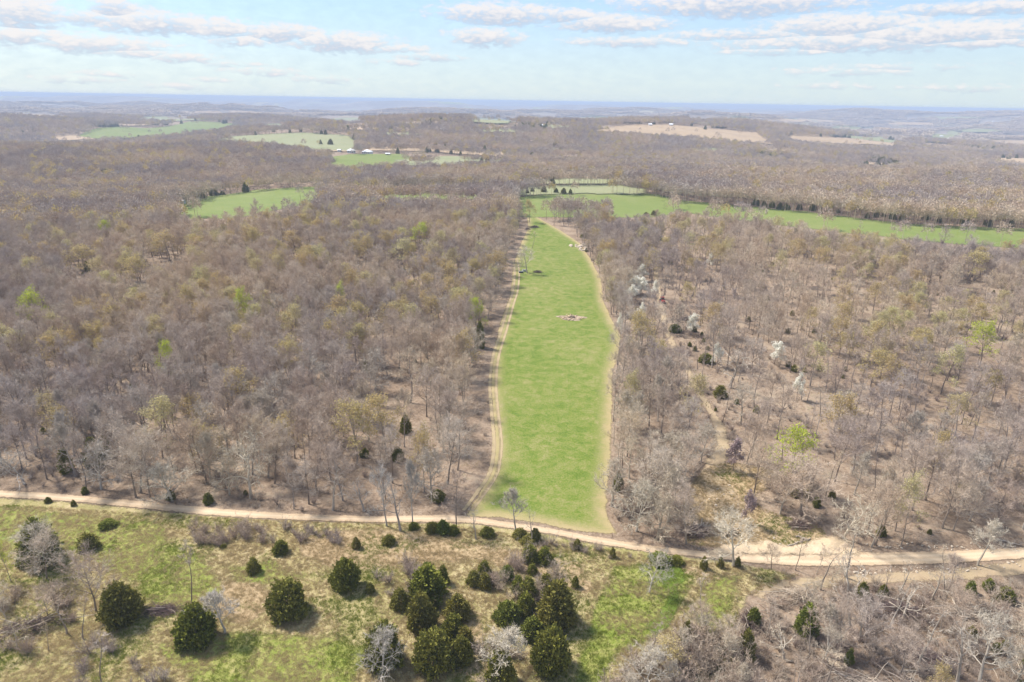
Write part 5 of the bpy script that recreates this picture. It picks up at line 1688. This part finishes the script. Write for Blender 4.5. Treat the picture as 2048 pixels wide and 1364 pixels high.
# feed troughs under the lone oak
for (bx, by), lab, colr in (((1042, 546), "dark feed trough with pale rim under the lone oak, farther from the trunk", (.07, .08, .08)), ((1049, 543), "pale feed trough right against the lone oak's trunk", (.5, .52, .52))):
    p = at(bx, by)
    o = empty("feed_trough", tuple(p), R(10))
    m_ = MB()
    body = plain_mat("trough", colr, .6)
    x0, x1, y0, y1 = -.9, .9, -.45, .45
    for (u0, v0, u1, v1) in ((x0, y0, x1, y0 + .06), (x0, y1 - .06, x1, y1), (x0, y0 + .06, x0 + .06, y1 - .06), (x1 - .06, y0 + .06, x1, y1 - .06)):
        m_.box(u0, v0, .12, u1, v1, .75)
    m_.box(x0 + .06, y0 + .06, .12, x1 - .06, y1 - .06, .2)
    link("trough_body", m_.mesh("trough_body", body), o)
    m_ = MB()
    for (u0, v0, u1, v1) in ((x0 - .04, y0 - .04, x1 + .04, y0 + .08), (x0 - .04, y1 - .08, x1 + .04, y1 + .04), (x0 - .04, y0 + .08, x0 + .08, y1 - .08), (x1 - .08, y0 + .08, x1 + .04, y1 - .08)):
        m_.box(u0, v0, .752, u1, v1, .82)
    link("rim", m_.mesh("rim", plain_mat("trough_rim", (.55, .57, .56), .6)), o)
    m_ = MB()
    for sx in (-.7, .7):
        m_.box(sx - .06, -.38, 0, sx + .06, .38, .118)
    link("skid", m_.mesh("skid", body), o)
    tag(o, lab, "trough", "feed troughs under the lone oak")

# small red tractor on the woodland track
p = at(1325, 606)
o = empty("tractor", tuple(p), R(8))
RED = plain_mat("red_paint", (.30, .035, .025), .45, .2)
DARK = plain_mat("dark_rubber", (.02, .02, .02), .9)
GLASSY = plain_mat("dark_glass", (.05, .06, .07), .15)
m_ = MB(); m_.box(-.42, -1.5, .6, .42, .3, 1.25); m_.box(-.36, -1.56, .7, .36, -1.5, 1.15)
link("bonnet", m_.mesh("bonnet", RED), o)
m_ = MB(); m_.box(-.62, .35, .7, .62, 1.3, .95)
link("chassis", m_.mesh("chassis", RED), o)
m_ = MB(); m_.box(-.55, .4, .95, .55, 1.25, 1.95)
link("cab_glass", m_.mesh("cab_glass", GLASSY), o)
m_ = MB(); m_.box(-.66, .3, 1.95, .66, 1.36, 2.08)
link("cab_roof", m_.mesh("cab_roof", RED), o)
for (wx_, wy_, wr, ww) in ((-.72, .85, .62, .3), (.72, .85, .62, .3), (-.6, -1.1, .38, .22), (.6, -1.1, .38, .22)):
    m_ = MB()
    m_.tube([V3(wx_ - ww / 2, wy_, wr), V3(wx_ + ww / 2, wy_, wr)], [wr, wr], 18, True)
    wh = link("wheel", m_.mesh("wheel", DARK), o)
    m_ = MB()
    m_.tube([V3(wx_ - ww / 2 - .01, wy_, wr), V3(wx_ + ww / 2 + .01, wy_, wr)], [wr * .5, wr * .5], 12, True)
    link("rim", m_.mesh("rim", RED), wh)
tag(o, "small dark red tractor standing on the ochre track in the woods", "tractor")

# ------------------------------------------------------------------ houses, barns and sheds across the valley
WHITE_W = plain_mat("white_siding", (.72, .72, .70), .7, .06)
GREY_R = plain_mat("grey_shingle", (.30, .31, .33), .8, .2)
WHITE_R = plain_mat("white_metal_roof", (.75, .76, .78), .5, .05)
DARK_R = plain_mat("dark_shingle", (.12, .11, .11), .8, .2)
TAN_W = plain_mat("tan_siding", (.50, .42, .33), .8, .1)
WIN = plain_mat("window_glass", (.05, .06, .08), .2)
DOOR_M = plain_mat("door_paint", (.22, .13, .09), .6)


def building(px, py, wpx, depth, eave, rise, rz, wall, roof, lab, cat="house", nwin=4, hip=True, name=None):
    p = at(px, py)
    W = max(metres(p, wpx), 4.0)
    D = depth
    o = empty(name or cat, tuple(p), R(rz))
    m_ = MB()
    m_.box(-W / 2, -D / 2, -1.0, W / 2, D / 2, eave)
    if not hip:
        for s in (-1, 1):
            m_.add([V3(s * W / 2, -D / 2, eave), V3(s * W / 2, D / 2, eave), V3(s * W / 2, 0, eave + rise)], [(0, 1, 2) if s > 0 else (2, 1, 0)])
    link("wall", m_.mesh("wall", wall), o)
    m_ = MB()
    e, ov = eave + .02, .5
    rx = W / 2 - (D / 2 if hip else -ov)
    rx = max(rx, W * .12)
    a = [V3(-W / 2 - ov, -D / 2 - ov, e), V3(W / 2 + ov, -D / 2 - ov, e), V3(W / 2 + ov, D / 2 + ov, e), V3(-W / 2 - ov, D / 2 + ov, e), V3(-rx, 0, e + rise), V3(rx, 0, e + rise)]
    b = [v + V3(0, 0, .18) for v in a]
    m_.add(a + b, [(6, 7, 11, 10), (7, 8, 11), (8, 9, 10, 11), (9, 6, 10), (0, 1, 7, 6), (1, 2, 8, 7), (2, 3, 9, 8), (3, 0, 6, 9), (4, 5, 1, 0)[::1], (5, 2, 1), (5, 4, 3, 2), (4, 0, 3)])
    link("roof", m_.mesh("roof", roof), o)
    for i in range(nwin):
        m_ = MB()
        cx = -W / 2 + W * (i + .5) / nwin
        if i == nwin // 2 and nwin > 1:
            m_.box(cx - .5, -D / 2 - .06, .1, cx + .5, -D / 2 + .02, min(2.2, eave - .2))
            link("door", m_.mesh("door", DOOR_M), o)
        else:
            m_.box(cx - .6, -D / 2 - .05, eave * .4, cx + .6, -D / 2 + .02, eave * .8)
            link("window", m_.mesh("window", WIN), o)
    return tag(o, lab, cat, "buildings across the valley")


building(703, 306, 16, 9, 3.2, 2.4, 10, WHITE_W, WHITE_R, "white house with pale hip roof above the valley's bright field")
building(735, 308, 17, 10, 3.0, 2.6, -15, WHITE_W, WHITE_R, "white roofed house standing on tan earth by the bright valley field")
building(776, 311, 9, 6, 2.4, .8, 0, TAN_W, WHITE_R, "small dark shed with white roof near the white roofed house", "shed", 1, False)
building(679, 304, 6, 6, 2.6, 1, 0, WHITE_W, WHITE_R, "little white shed among bare trees beside the hip roofed house", "shed", 1, False)
building(887, 265, 13, 10, 7.0, 1.6, 5, WHITE_W, WHITE_R, "tall white house with many windows on the wooded ridge", "house", 6)
building(1326, 330, 24, 9, 3.2, 1.6, 0, WHITE_W, WHITE_R, "long white roofed barn alone in the woods beyond the fields", "barn", 3, False)
building(345, 408, 14, 8, 3.0, 2.4, 60, TAN_W, GREY_R, "grey roofed farmhouse beside the black green cedar at the hillside field")
building(297, 416, 9, 5, 2.4, .9, 0, WHITE_W, WHITE_R, "white trailer roofed shed in the farmyard trees", "shed", 2, False)
building(320, 418, 12, 4, 2.4, .6, 5, TAN_W, DARK_R, "long low dark shed in the farmyard", "shed", 2, False)
building(364, 408, 5, 4, 2.2, .6, 0, WHITE_W, WHITE_R, "tiny white shed behind the farmhouse cedar", "shed", 1, False)
building(234, 352, 16, 9, 3.2, 2.6, 20, TAN_W, GREY_R, "grey roofed house hidden among dark evergreens")
for i, (bx, by, wd, lab) in enumerate([
    (1882, 274, 6, "white farm building at the top of the pale village slope"), (1897, 279, 7, "white farm building at the head of the village track"), (1912, 282, 6, "white building on the village slope beside a bare tree"), (1930, 285, 7, "pale barn in the middle of the village"),
    (1946, 287, 9, "largest white building of the village"), (1964, 289, 9, "white long building beside the largest one"), (1984, 291, 8, "white low building past the long one"), (1998, 292, 8, "last white low building of the village"),
    (1986, 244, 3, "white speck of a house on the far ridge"), (648, 242, 5, "white farm building on the far plain"), (660, 241, 4, "second white farm building on the far plain"), (642, 244, 4, "small white farm building on the far plain"),
    (1300, 252, 6, "white barn at the foot of the tan hillside"), (1342, 252, 7, "second white barn near the tan hillside"), (1084, 254, 5, "white building on the pale field in mid valley"), (1760, 256, 4, "white speck of a house in the blue woods"), (425, 262, 8, "pale barn on the upper green hill field"), (816, 250, 5, "pale house by the gravel lane on the ridge")]):
    building(bx, by, wd, 9, 3.4, 2.0, rnd.uniform(-20, 20), WHITE_W, WHITE_R, lab, "barn" if "barn" in lab else "house", 3, False)

# ------------------------------------------------------------------ haze: the air between here and the horizon
HAZE = 1.8e-4
hb = MB()
hb.box(-25000, -2600, ZMIN - 1.0, 25000, 26500, max(ZMAX + 16, CAM_H + 4))
hm = bpy.data.materials.new("haze")
hm.use_nodes = True
ht = NT(hm.node_tree)
ht.n.clear()
pv = ht.new('ShaderNodeVolumePrincipled')
pv.inputs['Color'].default_value = (.58, .69, .90, 1)
pv.inputs['Density'].default_value = HAZE
pv.inputs['Anisotropy'].default_value = 0.0
ho = ht.new('ShaderNodeOutputMaterial')
ht.l.new(pv.outputs[0], ho.inputs['Volume'])
tag(link("haze", hb.mesh("haze", hm)), "thin bluish haze over the whole valley", None, None, 'stuff')
print("haze top", max(ZMAX + 16, CAM_H + 4)); print("bare", n_bare, "z", ZMIN, ZMAX, "far", len(fx))
